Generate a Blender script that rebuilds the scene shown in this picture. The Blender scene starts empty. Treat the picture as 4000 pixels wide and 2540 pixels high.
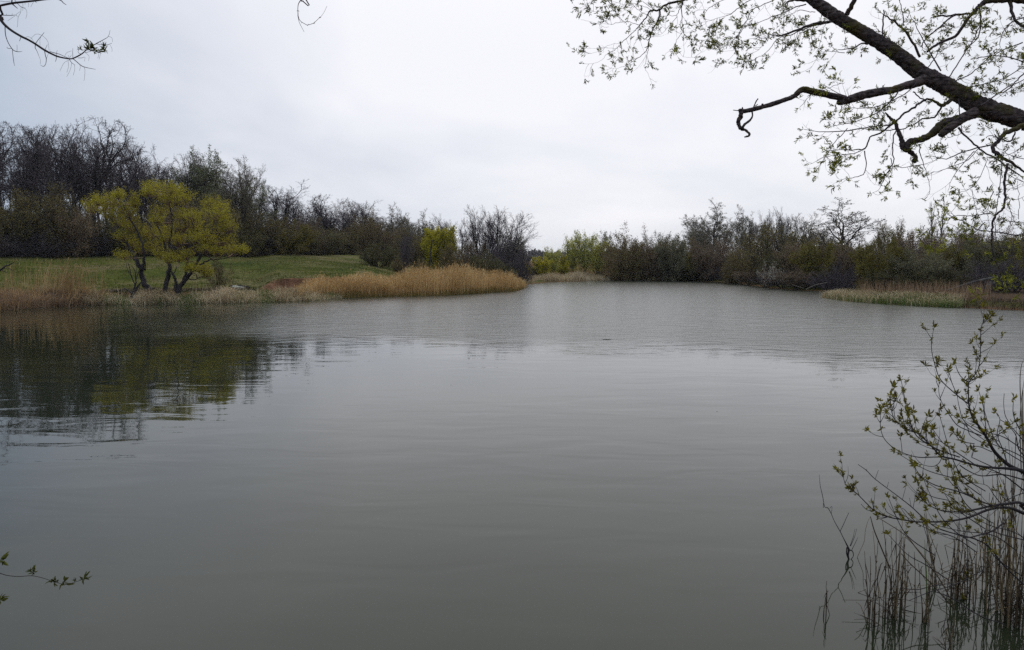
import bpy, math, random
import numpy as np
from mathutils import Vector, Matrix, noise as mnoise
R = math.radians
sc = bpy.context.scene
COL = sc.collection
# ---------------------------------------------------------------- camera
F = 2900.0            # focal length in pixels of the 4000 px wide photograph
CAMZ = 3.0
PITCH = R(5.0)
cam = bpy.data.cameras.new('camera')
cam.sensor_width = 36.0
cam.lens = 36.0 * F / 4000.0
cam.clip_start = 0.05
cam.clip_end = 6000.0
camo = bpy.data.objects.new('camera', cam)
COL.objects.link(camo)
camo.location = (0, 0, CAMZ)
camo.rotation_euler = (math.pi / 2 - PITCH, 0, 0)
sc.camera = camo
# ---------------------------------------------------------------- sky: thin overcast over a Nishita sky
SUN_AZ, SUN_EL = R(14), R(42)
sun_dir = Vector((math.sin(SUN_AZ) * math.cos(SUN_EL), math.cos(SUN_AZ) * math.cos(SUN_EL), math.sin(SUN_EL)))
world = bpy.data.worlds.new('World'); sc.world = world; world.use_nodes = True
nt = world.node_tree; nt.nodes.clear()
def N(t, **k):
    n = nt.nodes.new(t)
    for a, b in k.items(): setattr(n, a, b)
    return n
def lk(a, b): nt.links.new(a, b)
wout = N('ShaderNodeOutputWorld'); bg = N('ShaderNodeBackground')
skyt = N('ShaderNodeTexSky', sky_type='NISHITA', sun_disc=False, sun_elevation=SUN_EL, sun_rotation=SUN_AZ)
tc = N('ShaderNodeTexCoord')
sep = N('ShaderNodeSeparateXYZ'); lk(tc.outputs['Generated'], sep.inputs[0])
# cloud layer: project the direction on a flat deck, so clouds flatten towards the horizon
zz = N('ShaderNodeMath', operation='ADD'); lk(sep.outputs['Z'], zz.inputs[0]); zz.inputs[1].default_value = 0.35
zm = N('ShaderNodeMath', operation='MAXIMUM'); lk(zz.outputs[0], zm.inputs[0]); zm.inputs[1].default_value = 0.2
dx = N('ShaderNodeMath', operation='DIVIDE'); lk(sep.outputs['X'], dx.inputs[0]); lk(zm.outputs[0], dx.inputs[1])
dy = N('ShaderNodeMath', operation='DIVIDE'); lk(sep.outputs['Y'], dy.inputs[0]); lk(zm.outputs[0], dy.inputs[1])
cmb = N('ShaderNodeCombineXYZ'); lk(dx.outputs[0], cmb.inputs[0]); lk(dy.outputs[0], cmb.inputs[1])
n1 = N('ShaderNodeTexNoise'); lk(cmb.outputs[0], n1.inputs['Vector'])
n1.inputs['Scale'].default_value = 1.15; n1.inputs['Detail'].default_value = 5; n1.inputs['Roughness'].default_value = 0.5; n1.inputs['Distortion'].default_value = 0.3
ramp = N('ShaderNodeMapRange'); lk(n1.outputs['Fac'], ramp.inputs[0])
ramp.inputs[1].default_value = 0.36; ramp.inputs[2].default_value = 0.62; ramp.inputs[3].default_value = 0.0; ramp.inputs[4].default_value = 1.0
dotn = N('ShaderNodeVectorMath', operation='DOT_PRODUCT'); lk(tc.outputs['Generated'], dotn.inputs[0]); dotn.inputs[1].default_value = sun_dir
glow = N('ShaderNodeMapRange', interpolation_type='SMOOTHSTEP'); lk(dotn.outputs['Value'], glow.inputs[0])
glow.inputs[1].default_value = 0.45; glow.inputs[2].default_value = 0.98; glow.inputs[3].default_value = 0.0; glow.inputs[4].default_value = 1.0
cadd = N('ShaderNodeMath', operation='MULTIPLY_ADD'); lk(glow.outputs[0], cadd.inputs[0]); cadd.inputs[1].default_value = 1.02; 
rs = N('ShaderNodeMath', operation='MULTIPLY'); lk(ramp.outputs[0], rs.inputs[0]); rs.inputs[1].default_value = 0.31
lk(rs.outputs[0], cadd.inputs[2]); cadd.use_clamp = True
cm = N('ShaderNodeMix', data_type='RGBA'); lk(cadd.outputs[0], cm.inputs['Factor'])
cm.inputs['A'].default_value = (0.29, 0.38, 0.51, 1)
cm.inputs['B'].default_value = (0.90, 0.90, 0.945, 1)
nmul = N('ShaderNodeVectorMath', operation='SCALE'); lk(skyt.outputs[0], nmul.inputs[0]); nmul.inputs['Scale'].default_value = 0.07
mx = N('ShaderNodeMix', data_type='RGBA'); mx.inputs['Factor'].default_value = 0.94
lk(nmul.outputs[0], mx.inputs['A']); lk(cm.outputs['Result'], mx.inputs['B'])
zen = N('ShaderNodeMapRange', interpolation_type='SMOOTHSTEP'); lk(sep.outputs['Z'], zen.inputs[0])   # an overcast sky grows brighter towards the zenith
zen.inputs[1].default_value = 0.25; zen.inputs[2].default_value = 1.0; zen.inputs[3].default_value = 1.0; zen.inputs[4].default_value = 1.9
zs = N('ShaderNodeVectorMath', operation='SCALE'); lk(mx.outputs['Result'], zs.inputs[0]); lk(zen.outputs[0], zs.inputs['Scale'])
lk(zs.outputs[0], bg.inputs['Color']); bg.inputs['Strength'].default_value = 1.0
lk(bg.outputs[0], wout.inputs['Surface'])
sunl = bpy.data.lights.new('sun', 'SUN'); sunl.energy = 0.6; sunl.angle = R(25); sunl.color = (1, 0.96, 0.9)
suno = bpy.data.objects.new('sun', sunl); COL.objects.link(suno)
suno.rotation_euler = (-sun_dir).to_track_quat('-Z', 'Y').to_euler(); suno.location = (0, 0, 60)
sc.view_settings.view_transform = 'Standard'; sc.view_settings.look = 'None'
sc.view_settings.exposure = 0.1; sc.view_settings.gamma = 1.0; sc.view_settings.use_curve_mapping = False
sc.cycles.max_bounces = 6; sc.cycles.diffuse_bounces = 2; sc.cycles.glossy_bounces = 3
sc.cycles.transmission_bounces = 3; sc.cycles.transparent_max_bounces = 4; sc.cycles.volume_bounces = 0
sc.cycles.use_denoising = False
# ---------------------------------------------------------------- pixel <-> place
cp, sp = math.cos(PITCH), math.sin(PITCH)
def ray(px, py):
    u, v = (px - 2000) / F, (1270 - py) / F
    return np.array([u, cp + v * sp, -sp + v * cp])
def P(px, py, d):                      # the point seen at a pixel of the photograph at optical depth d
    return Vector((0, 0, CAMZ) + ray(px, py) * d)
def G(px, py, z=0.0):                  # where that line of sight meets the height z
    r = ray(px, py)
    return Vector((0, 0, CAMZ) + r * ((z - CAMZ) / r[2]))
# ---------------------------------------------------------------- mesh helpers
def mesh_from(name, V, quads=None, tris=None, smooth=False, mats=()):
    V = np.asarray(V, dtype=np.float32).reshape(-1, 3)
    q = np.zeros((0, 4), int) if quads is None else np.asarray(quads).reshape(-1, 4)
    t = np.zeros((0, 3), int) if tris is None else np.asarray(tris).reshape(-1, 3)
    me = bpy.data.meshes.new(name)
    me.vertices.add(len(V)); me.vertices.foreach_set('co', V.ravel())
    me.loops.add(len(q) * 4 + len(t) * 3)
    me.loops.foreach_set('vertex_index', np.concatenate([q.ravel(), t.ravel()]).astype(np.int32))
    me.polygons.add(len(q) + len(t))
    st = np.concatenate([np.arange(len(q)) * 4, len(q) * 4 + np.arange(len(t)) * 3]).astype(np.int32)
    me.polygons.foreach_set('loop_start', st)
    if smooth: me.polygons.foreach_set('use_smooth', np.ones(len(q) + len(t), bool))
    me.update(calc_edges=True)
    for m in mats: me.materials.append(m)
    return me
class Tubes:
    def __init__(s): s.g = {}
    def add(s, pts, rad, sides=4):
        s.g.setdefault((sides, len(pts)), []).append((pts, rad))
    def arrays(s):
        Vs, Qs, off = [], [], 0
        for (S, n), lst in s.g.items():
            A = np.array([[tuple(p) for p in l[0]] for l in lst], dtype=float)
            r = np.array([l[1] for l in lst], dtype=float)
            K = len(lst)
            T = np.gradient(A, axis=1); T /= np.maximum(np.linalg.norm(T, axis=2, keepdims=True), 1e-9)
            ax = A[:, -1] - A[:, 0]; ref = np.zeros((K, 3)); ref[np.arange(K), np.argmin(np.abs(ax), axis=1)] = 1
            N1 = np.cross(T, ref[:, None, :]); N1 /= np.maximum(np.linalg.norm(N1, axis=2, keepdims=True), 1e-9)
            N2 = np.cross(T, N1)
            a = np.arange(S) * 2 * math.pi / S
            ring = A[:, :, None] + r[:, :, None, None] * (N1[:, :, None] * np.cos(a)[None, None, :, None] + N2[:, :, None] * np.sin(a)[None, None, :, None])
            Vs.append(ring.reshape(-1, 3))
            k, i, j = np.meshgrid(np.arange(K), np.arange(n - 1), np.arange(S), indexing='ij')
            b = off + (k * n + i) * S
            Qs.append(np.stack([b + j, b + (j + 1) % S, b + S + (j + 1) % S, b + S + j], -1).reshape(-1, 4))
            off += K * n * S
        if not Vs: return np.zeros((0, 3)), np.zeros((0, 4), int)
        return np.concatenate(Vs), np.concatenate(Qs)
    def mesh(s, name, mat, smooth=True, offset=None):
        V, Q = s.arrays()
        if offset is not None: V = V - np.array(offset)
        return mesh_from(name, V, Q, smooth=smooth, mats=[mat])
def link(name, me, parent=None, **props):
    o = bpy.data.objects.new(name, me); COL.objects.link(o)
    if parent is not None: o.parent = parent
    for k, v in props.items(): o[k] = v
    return o
def thing(name, label, cat, loc=(0, 0, 0), group=None):
    o = bpy.data.objects.new(name, None); COL.objects.link(o)
    o.location = loc; o.empty_display_size = 0.3
    o['label'] = label; o['category'] = cat
    if group: o['group'] = group
    return o
def smooth_path(pts, n):                # Catmull-Rom through points with trailing radius values
    pts = [np.array(p, float) for p in pts]
    if len(pts) == 2: pts = [pts[0], (pts[0] + pts[1]) / 2, pts[1]]
    e = [2 * pts[0] - pts[1]] + pts + [2 * pts[-1] - pts[-2]]
    out = []
    for i in range(1, len(e) - 2):
        for k in range(n):
            t = k / n
            out.append(0.5 * ((2 * e[i]) + (-e[i - 1] + e[i + 1]) * t + (2 * e[i - 1] - 5 * e[i] + 4 * e[i + 1] - e[i + 2]) * t * t + (-e[i - 1] + 3 * e[i] - 3 * e[i + 1] + e[i + 2]) * t ** 3))
    out.append(pts[-1])
    return out
# ---------------------------------------------------------------- materials
def new_mat(name):
    m = bpy.data.materials.new(name); m.use_nodes = True
    nt = m.node_tree; b = nt.nodes['Principled BSDF']
    return m, nt, b
def plant_mat(name, cols, rough=0.8, trans=0.0, scale=0.6, island=0.6, spec=0.2, objvar=0.3):
    """colours picked per leaf or stalk, varied in patches and from plant to plant"""
    m, nt, b = new_mat(name)
    geo = nt.nodes.new('ShaderNodeNewGeometry'); oi = nt.nodes.new('ShaderNodeObjectInfo')
    tc = nt.nodes.new('ShaderNodeTexCoord')
    no = nt.nodes.new('ShaderNodeTexNoise'); no.inputs['Scale'].default_value = scale; no.inputs['Detail'].default_value = 3
    nt.links.new(geo.outputs['Position'], no.inputs['Vector'])
    a = nt.nodes.new('ShaderNodeMath'); a.operation = 'MULTIPLY_ADD'; nt.links.new(geo.outputs['Random Per Island'], a.inputs[0]); a.inputs[1].default_value = island
    mr = nt.nodes.new('ShaderNodeMapRange'); nt.links.new(no.outputs['Fac'], mr.inputs[0]); mr.inputs[1].default_value = 0.3; mr.inputs[2].default_value = 0.7
    s = nt.nodes.new('ShaderNodeMath'); s.operation = 'MULTIPLY'; nt.links.new(mr.outputs[0], s.inputs[0]); s.inputs[1].default_value = max(0.0, 1 - island - objvar)
    s2 = nt.nodes.new('ShaderNodeMath'); s2.operation = 'MULTIPLY_ADD'; nt.links.new(oi.outputs['Random'], s2.inputs[0]); s2.inputs[1].default_value = objvar
    nt.links.new(s.outputs[0], s2.inputs[2]); nt.links.new(s2.outputs[0], a.inputs[2])
    cr = nt.nodes.new('ShaderNodeValToRGB'); nt.links.new(a.outputs[0], cr.inputs[0])
    el = cr.color_ramp.elements
    while len(el) < len(cols): el.new(0.5)
    for i, c in enumerate(cols):
        el[i].position = i / (len(cols) - 1); el[i].color = (*c, 1)
    nt.links.new(cr.outputs[0], b.inputs['Base Color'])
    b.inputs['Roughness'].default_value = rough; b.inputs['Specular IOR Level'].default_value = spec
    if trans > 0:
        tr = nt.nodes.new('ShaderNodeBsdfTranslucent'); nt.links.new(cr.outputs[0], tr.inputs['Color'])
        mx = nt.nodes.new('ShaderNodeMixShader'); mx.inputs[0].default_value = trans
        nt.links.new(b.outputs[0], mx.inputs[1]); nt.links.new(tr.outputs[0], mx.inputs[2])
        nt.links.new(mx.outputs[0], nt.nodes['Material Output'].inputs['Surface'])
    return m
def bark_mat(name, c1, c2, scale=3.0, bump=0.02, stretch=(1, 1, 0.3)):
    m, nt, b = new_mat(name)
    tc = nt.nodes.new('ShaderNodeTexCoord'); mp = nt.nodes.new('ShaderNodeMapping'); mp.inputs['Scale'].default_value = stretch
    nt.links.new(tc.outputs['Object'], mp.inputs[0])
    no = nt.nodes.new('ShaderNodeTexNoise'); no.inputs['Scale'].default_value = scale; no.inputs['Detail'].default_value = 6
    nt.links.new(mp.outputs[0], no.inputs['Vector'])
    cr = nt.nodes.new('ShaderNodeValToRGB'); nt.links.new(no.outputs['Fac'], cr.inputs[0])
    cr.color_ramp.elements[0].position = 0.35; cr.color_ramp.elements[0].color = (*c1, 1)
    cr.color_ramp.elements[1].position = 0.68; cr.color_ramp.elements[1].color = (*c2, 1)
    nt.links.new(cr.outputs[0], b.inputs['Base Color']); b.inputs['Roughness'].default_value = 0.9; b.inputs['Specular IOR Level'].default_value = 0.2
    bp = nt.nodes.new('ShaderNodeBump'); bp.inputs['Distance'].default_value = bump; nt.links.new(no.outputs['Fac'], bp.inputs['Height'])
    nt.links.new(bp.outputs[0], b.inputs['Normal'])
    return m
M = {}
M['bark_dark'] = bark_mat('bark_dark', (0.022, 0.018, 0.019), (0.06, 0.048, 0.047))
M['twig_dark'] = plant_mat('twig_dark', [(0.037, 0.030, 0.035), (0.085, 0.068, 0.071), (0.144, 0.111, 0.111)], scale=0.3)
M['bark_grey'] = bark_mat('bark_grey', (0.035, 0.031, 0.029), (0.11, 0.1, 0.09))
M['twig_grey'] = plant_mat('twig_grey', [(0.06, 0.048, 0.038), (0.115, 0.092, 0.074), (0.17, 0.14, 0.11)], scale=0.3)
M['twig_pale'] = plant_mat('twig_pale', [(0.101, 0.082, 0.065), (0.189, 0.156, 0.124), (0.290, 0.246, 0.194)], scale=0.3)
M['twig_brown'] = plant_mat('twig_brown', [(0.089, 0.058, 0.043), (0.195, 0.120, 0.081), (0.295, 0.190, 0.124)], scale=0.3)
M['bud_green'] = plant_mat('bud_green', [(0.105, 0.120, 0.045), (0.195, 0.210, 0.090), (0.300, 0.300, 0.150)], trans=0.2)
M['bud_olive'] = plant_mat('bud_olive', [(0.094, 0.073, 0.029), (0.160, 0.127, 0.044), (0.242, 0.196, 0.066)], trans=0.15, scale=0.25)
M['bud_brown'] = plant_mat('bud_brown', [(0.088, 0.070, 0.044), (0.175, 0.131, 0.081), (0.264, 0.205, 0.088)], trans=0.1, scale=0.25)
M['bud_grey'] = plant_mat('bud_grey', [(0.09, 0.082, 0.04), (0.17, 0.155, 0.08), (0.26, 0.24, 0.135)], trans=0.15)
M['leaf_yellow'] = plant_mat('leaf_yellow', [(0.16, 0.14, 0.01), (0.38, 0.335, 0.025), (0.60, 0.51, 0.045)], trans=0.3, scale=0.5, island=0.5, objvar=0.1)
M['leaf_golden'] = plant_mat('leaf_golden', [(0.095, 0.08, 0.017), (0.17, 0.145, 0.026), (0.26, 0.22, 0.04)], trans=0.2)
M['leaf_lime'] = plant_mat('leaf_lime', [(0.27, 0.27, 0.05), (0.45, 0.44, 0.1), (0.62, 0.6, 0.18)], trans=0.35)
M['leaf_dark'] = plant_mat('leaf_dark', [(0.027, 0.040, 0.013), (0.054, 0.076, 0.022), (0.090, 0.108, 0.029)], trans=0.1)
M['blossom'] = plant_mat('blossom', [(0.22, 0.22, 0.13), (0.5, 0.49, 0.4), (0.75, 0.74, 0.66)], trans=0.2)
M['reed_orange'] = plant_mat('reed_orange', [(0.16, 0.09, 0.03), (0.40, 0.24, 0.09), (0.60, 0.40, 0.17), (0.80, 0.62, 0.36)], scale=0.35, island=0.65, objvar=0.0, trans=0.3)
M['reed_tan'] = plant_mat('reed_tan', [(0.203, 0.115, 0.047), (0.365, 0.243, 0.115), (0.567, 0.419, 0.203)], scale=0.4, objvar=0.0, trans=0.3)
M['reed_pale'] = plant_mat('reed_pale', [(0.174, 0.116, 0.058), (0.362, 0.275, 0.152), (0.609, 0.493, 0.319), (0.754, 0.638, 0.450)], scale=0.4, objvar=0.0, trans=0.3)
M['reed_brown'] = plant_mat('reed_brown', [(0.13, 0.08, 0.045), (0.27, 0.175, 0.105), (0.40, 0.29, 0.18)], scale=0.6, objvar=0.0, trans=0.3)
M['blade_green'] = plant_mat('blade_green', [(0.046, 0.078, 0.016), (0.104, 0.150, 0.033), (0.195, 0.221, 0.065)], trans=0.2, objvar=0.0)
M['grass'] = plant_mat('grass', [(0.045, 0.06, 0.009), (0.088, 0.105, 0.015), (0.14, 0.132, 0.03), (0.22, 0.18, 0.075)], trans=0.15, scale=0.22, island=0.35, objvar=0.0)
M['litter'] = plant_mat('litter', [(0.05, 0.035, 0.022), (0.1, 0.07, 0.045), (0.17, 0.13, 0.08)], objvar=0.0)
M['bank_grass'] = plant_mat('bank_grass', [(0.035, 0.024, 0.014), (0.08, 0.056, 0.03), (0.15, 0.11, 0.055)], objvar=0.0)
# ---------------------------------------------------------------- the pond's outline (world xy), clockwise from the near left
def g2(px, py): v = G(px, py); return (v.x, v.y)
SHORE = [(4.9, 3.6), (2.0, 3.6), (-1.5, 3.7), (-6, 3.2), (-16, 3.0), (-34, 2.0), (-55, 12), (-58, 30), g2(-500, 1222),
         g2(0, 1212), g2(180, 1198), g2(350, 1190), g2(520, 1189), g2(700, 1187), g2(950, 1182), g2(1200, 1174), g2(1320, 1163), g2(1500, 1158),
         g2(1700, 1155), g2(1850, 1148), g2(2010, 1138), g2(2035, 1128), g2(2070, 1112), g2(2150, 1103), g2(2300, 1098),
         g2(2480, 1093), g2(2700, 1098), g2(2880, 1107), g2(2990, 1124), g2(3120, 1135), g2(3270, 1139), g2(3330, 1146), g2(3250, 1155),
         g2(3215, 1164), g2(3300, 1176), g2(3450, 1188), g2(3650, 1199), g2(3800, 1204), g2(4000, 1214), g2(4250, 1222),
         (33, 33), (22, 21), (13, 11.5), (8.5, 7.0)]
SH = np.array(SHORE)
def shore_dist(X, Y):                   # > 0 on land, < 0 in the water
    d = np.full(X.shape, 1e9); inside = np.zeros(X.shape, bool)
    for i in range(len(SH)):
        x1, y1 = SH[i]; x2, y2 = SH[(i + 1) % len(SH)]
        ex, ey = x2 - x1, y2 - y1
        t = np.clip(((X - x1) * ex + (Y - y1) * ey) / (ex * ex + ey * ey), 0, 1)
        d = np.minimum(d, np.hypot(X - x1 - t * ex, Y - y1 - t * ey))
        c = ((y1 > Y) != (y2 > Y))
        with np.errstate(divide='ignore', invalid='ignore'):
            xi = x1 + (Y - y1) * ex / np.where(ey == 0, 1e-9, ey)
        inside ^= c & (X < xi)
    return np.where(inside, -d, d)
def sstep(a, b, x):
    t = np.clip((x - a) / (b - a), 0, 1); return t * t * (3 - 2 * t)
def wob(X, Y, s, ph=0.0):               # cheap smooth noise
    return (np.sin(X * s * 1.3 + 1.7 * np.sin(Y * s * 0.9 + ph) + ph) + np.sin(Y * s * 1.7 + 1.3 * np.sin(X * s * 1.1 - ph) + 2.1 * ph) + np.sin((X + Y) * s * 2.3 + ph * 3)) / 3
def pxof(X, Y): return 2000 + F * X / np.maximum(Y * cp, 1.0)
def terrain(X, Y):
    X = np.asarray(X, float); Y = np.asarray(Y, float)
    s = shore_dist(X, Y) + 0.5 * wob(X, Y, 0.8, 1.0) * (Y > 15)
    px = pxof(X, Y)
    # the left bank: meadow climbing to the wood
    mead = sstep(1720, 1380, px) * (Y > 8)
    zl = 0.32 * sstep(0, 2.2, s) + 3.15 * sstep(0, 46, s) + 1.3 * sstep(0, 25, Y - np.interp(px, [-600, 0, 700, 1000, 1400, 1700], [80, 85, 105, 123, 156, 162]))
    face = sstep(980, 1090, px) * sstep(1800, 1650, px)
    lip = 5.2 + 0.7 * wob(X, Y, 0.35, 2.0) + 1.8 * sstep(1180, 1020, px) * 0
    zl = zl + face * (1.0 * sstep(lip - 0.6, lip + 0.25, s) - 0.62 * sstep(8, 34, s))
    zl = zl + sstep(330, 420, px) * sstep(1030, 960, px) * 0.26 * (sstep(3.6, 3.75, s + 0.5 * wob(X, Y, 0.9, 0.4)) - sstep(5, 16, s))
    # the right and far banks: low
    zr = 0.35 * sstep(0, 2.5, s) + 0.75 * sstep(2, 25, s) + 0.5 * sstep(30, 160, s)
    near = (Y < 12) * 1.0
    zn = 1.35 * sstep(0, 3.2, s)
    z = zl * mead + zr * (1 - mead)
    z = np.where(Y < 12, zn * sstep(12, 5, Y) + zr * (1 - sstep(12, 5, Y)), z)
    z = z + np.where(s > 0, sstep(0, 3, s) * (0.05 * wob(X, Y, 0.5) + 0.035 * wob(X, Y, 1.9, 1.2)), 0)
    z = np.where(s < 0, -0.02 + np.maximum(s * 0.35, -1.2), z)
    return z
def tz(x, y): return float(terrain(np.array([x]), np.array([y]))[0])
az = np.concatenate([np.linspace(-180, -44, 50, endpoint=False), np.linspace(-44, 44, 620, endpoint=False), np.linspace(44, 180, 50, endpoint=False)])
rr = np.concatenate([[0.0], np.geomspace(1.2, 25, 60, endpoint=False), np.linspace(25, 150, 340, endpoint=False), np.geomspace(150, 4500, 50)])
A, RR = np.meshgrid(np.radians(az), rr, indexing='ij')
X = RR * np.sin(A); Y = RR * np.cos(A)
Z = terrain(X, Y)
na, nr = A.shape
i, j = np.meshgrid(np.arange(na), np.arange(nr - 1), indexing='ij')
q = np.stack([i * nr + j, ((i + 1) % na) * nr + j, ((i + 1) % na) * nr + j + 1, i * nr + j + 1], -1).reshape(-1, 4)[:, ::-1]
m, nt, b = new_mat('ground')
def NN(t, **k):
    n = nt.nodes.new(t)
    for a_, b_ in k.items(): setattr(n, a_, b_)
    return n
geo = NN('ShaderNodeNewGeometry'); vc = NN('ShaderNodeVertexColor', layer_name='zone'); sep = NN('ShaderNodeSeparateColor'); nt.links.new(vc.outputs[0], sep.inputs[0])
def nz(scale, det=4):
    n = NN('ShaderNodeTexNoise'); n.inputs['Scale'].default_value = scale; n.inputs['Detail'].default_value = det; nt.links.new(geo.outputs['Position'], n.inputs['Vector']); return n
def rmp(src, stops):
    c = NN('ShaderNodeValToRGB'); nt.links.new(src, c.inputs[0]); e = c.color_ramp.elements
    while len(e) < len(stops): e.new(0.5)
    for i_, (p_, c_) in enumerate(stops): e[i_].position = p_; e[i_].color = (*c_, 1)
    return c
def mixc(f, a_, b_):
    x = NN('ShaderNodeMix', data_type='RGBA'); nt.links.new(f, x.inputs['Factor']); nt.links.new(a_, x.inputs['A']); nt.links.new(b_, x.inputs['B']); return x.outputs['Result']
big, mid, fine = nz(0.11, 5), nz(0.9, 5), nz(9, 4)
mm = NN('ShaderNodeMath', operation='MULTIPLY_ADD'); nt.links.new(mid.outputs['Fac'], mm.inputs[0]); mm.inputs[1].default_value = 0.45
m2 = NN('ShaderNodeMath', operation='MULTIPLY'); nt.links.new(big.outputs['Fac'], m2.inputs[0]); m2.inputs[1].default_value = 0.55; nt.links.new(m2.outputs[0], mm.inputs[2])
gr = rmp(mm.outputs[0], [(0.38, (0.034, 0.05, 0.007)), (0.47, (0.062, 0.075, 0.011)), (0.53, (0.09, 0.088, 0.021)), (0.60, (0.13, 0.108, 0.05))])
dirt = rmp(mid.outputs['Fac'], [(0.3, (0.085, 0.04, 0.022)), (0.55, (0.16, 0.082, 0.047)), (0.75, (0.2, 0.115, 0.068))])
floor = rmp(fine.outputs['Fac'], [(0.3, (0.03, 0.022, 0.014)), (0.7, (0.09, 0.062, 0.038))])
dry = rmp(mm.outputs[0], [(0.35, (0.09, 0.085, 0.03)), (0.65, (0.19, 0.15, 0.08))])
c = mixc(sep.outputs[2], gr.outputs[0], dry.outputs[0]); c = mixc(sep.outputs[0], c, floor.outputs[0]); c = mixc(sep.outputs[1], c, dirt.outputs[0])
nt.links.new(c, b.inputs['Base Color']); b.inputs['Roughness'].default_value = 1.0; b.inputs['Specular IOR Level'].default_value = 0.05
bp = NN('ShaderNodeBump'); bp.inputs['Distance'].default_value = 0.12; nt.links.new(fine.outputs['Fac'], bp.inputs['Height']); nt.links.new(bp.outputs[0], b.inputs['Normal'])
me = mesh_from('ground', np.stack([X, Y, Z], -1), q, smooth=True, mats=[m])
s_ = shore_dist(X, Y); px_ = pxof(X, Y)
forest_d = np.interp(px_, [-600, 0, 700, 1000, 1400, 1700], [78, 83, 103, 121, 154, 160])
left = sstep(1850, 1650, px_) * (Y > 8)
zr_ = np.clip(left * sstep(-1.5, 2.5, Y - forest_d + 1.2 * wob(X, Y, 0.6)) + (1 - left) * sstep(1, 4, s_) * (Y > 15) * (Y < 170), 0, 1)
lipb = 5.2 + 0.7 * wob(X, Y, 0.35, 2.0)
zg = np.clip(sstep(960, 1060, px_) * sstep(1850, 1700, px_) * sstep(1.0, 2.2, s_) * sstep(lipb + 0.9, lipb + 0.1, s_) * (Y > 40) + (s_ < 0.8) * (Y > 8) * 0.7 + (Y < 8) * 0.8
             + sstep(3700, 3850, px_) * (Y < 60) * (Y > 8) * 0.15, 0, 1)
zg = np.clip(zg + left * sstep(330, 420, px_) * sstep(1030, 960, px_) * (s_ > 2.2) * sstep(4.3, 3.9, s_ + 0.5 * wob(X, Y, 0.9, 0.4)), 0, 1)
zb = np.clip(left * 0.55 * sstep(500, 1100, px_) * sstep(-0.3, 0.6, wob(X, Y, 0.16, 1.3)) + left * 0.9 * sstep(13, 1, forest_d - Y + 2.5 * wob(X, Y, 0.3, 0.7)) + sstep(170, 260, Y), 0, 1)
cols = np.stack([zr_, zg, zb, np.ones_like(zr_)], -1).reshape(-1, 4).astype(np.float32)
ca = me.color_attributes.new('zone', 'FLOAT_COLOR', 'POINT'); ca.data.foreach_set('color', cols.ravel())
link('ground', me, kind='structure')
# ---------------------------------------------------------------- water
m, nt, b = new_mat('water')
geo = NN('ShaderNodeNewGeometry'); sp_ = NN('ShaderNodeSeparateXYZ'); nt.links.new(geo.outputs['Position'], sp_.inputs[0])
def math_(op, a_, b_, c_=None, clamp=False):
    n = NN('ShaderNodeMath', operation=op); n.use_clamp = clamp
    for k_, v_ in enumerate((a_, b_, c_)):
        if v_ is None: continue
        if isinstance(v_, (int, float)): n.inputs[k_].default_value = v_
        else: nt.links.new(v_, n.inputs[k_])
    return n.outputs[0]
def wnoise(sx, sy, scale, det, rot=0.0, dist=0.0):
    mp = NN('ShaderNodeMapping'); mp.inputs['Scale'].default_value = (sx, sy, 1); mp.inputs['Rotation'].default_value = (0, 0, rot)
    nt.links.new(geo.outputs['Position'], mp.inputs[0])
    n = NN('ShaderNodeTexNoise'); n.inputs['Scale'].default_value = scale; n.inputs['Detail'].default_value = det; n.inputs['Distortion'].default_value = dist
    nt.links.new(mp.outputs[0], n.inputs['Vector']); return n.outputs['Fac']
patch = wnoise(1, 1, 0.12, 4)
# wind ruffles the far side of a line that runs across the pond; the near side lies calm
e = math_('MULTIPLY_ADD', sp_.outputs[0], 0.32, sp_.outputs[1])
e = math_('ADD', e, math_('MULTIPLY', math_('SUBTRACT', patch, 0.5), 15.0))
mr = NN('ShaderNodeMapRange', interpolation_type='SMOOTHSTEP'); nt.links.new(e, mr.inputs[0]); mr.inputs[1].default_value = 21.5; mr.inputs[2].default_value = 31.0
lee = NN('ShaderNodeMapRange', interpolation_type='SMOOTHSTEP'); nt.links.new(sp_.outputs[0], lee.inputs[0]); lee.inputs[1].default_value = -24; lee.inputs[2].default_value = -4; lee.inputs[3].default_value = 0.3; lee.inputs[4].default_value = 1.0
wind = math_('MULTIPLY', mr.outputs[0], lee.outputs[0])   # the wood shelters the left corner
rip = wnoise(0.4, 1, 2.0, 3, 0.14, 0.4)
rip2 = wnoise(0.6, 1, 7.0, 2, -0.15)
swell = wnoise(0.4, 1, 1.3, 2, 0.12, 0.5)
gust = wnoise(0.35, 1, 0.35, 2, 0.2)
h = math_('MULTIPLY', rip, math_('MULTIPLY', wind, math_('MULTIPLY_ADD', gust, 0.035, 0.036)))
h = math_('ADD', h, math_('MULTIPLY', rip2, math_('MULTIPLY', wind, 0.005)))
h = math_('ADD', h, math_('MULTIPLY', swell, math_('MULTIPLY_ADD', gust, 0.014, 0.0025)))
bp = NN('ShaderNodeBump'); bp.inputs['Distance'].default_value = 1.0; nt.links.new(h, bp.inputs['Height'])
nt.links.new(bp.outputs[0], b.inputs['Normal'])
murk = wnoise(0.5, 1, 0.4, 3)
cr = rmp(murk, [(0.3, (0.0125, 0.0158, 0.0082)), (0.7, (0.0185, 0.023, 0.012))])
nt.links.new(cr.outputs[0], b.inputs['Base Color']); nt.links.new(math_('MULTIPLY_ADD', wind, 0.22, 0.03), b.inputs['Roughness']); b.inputs['IOR'].default_value = 1.345; b.inputs['Specular IOR Level'].default_value = 0.5; b.inputs['Specular Tint'].default_value = (1, 1, 0.93, 1)
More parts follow.
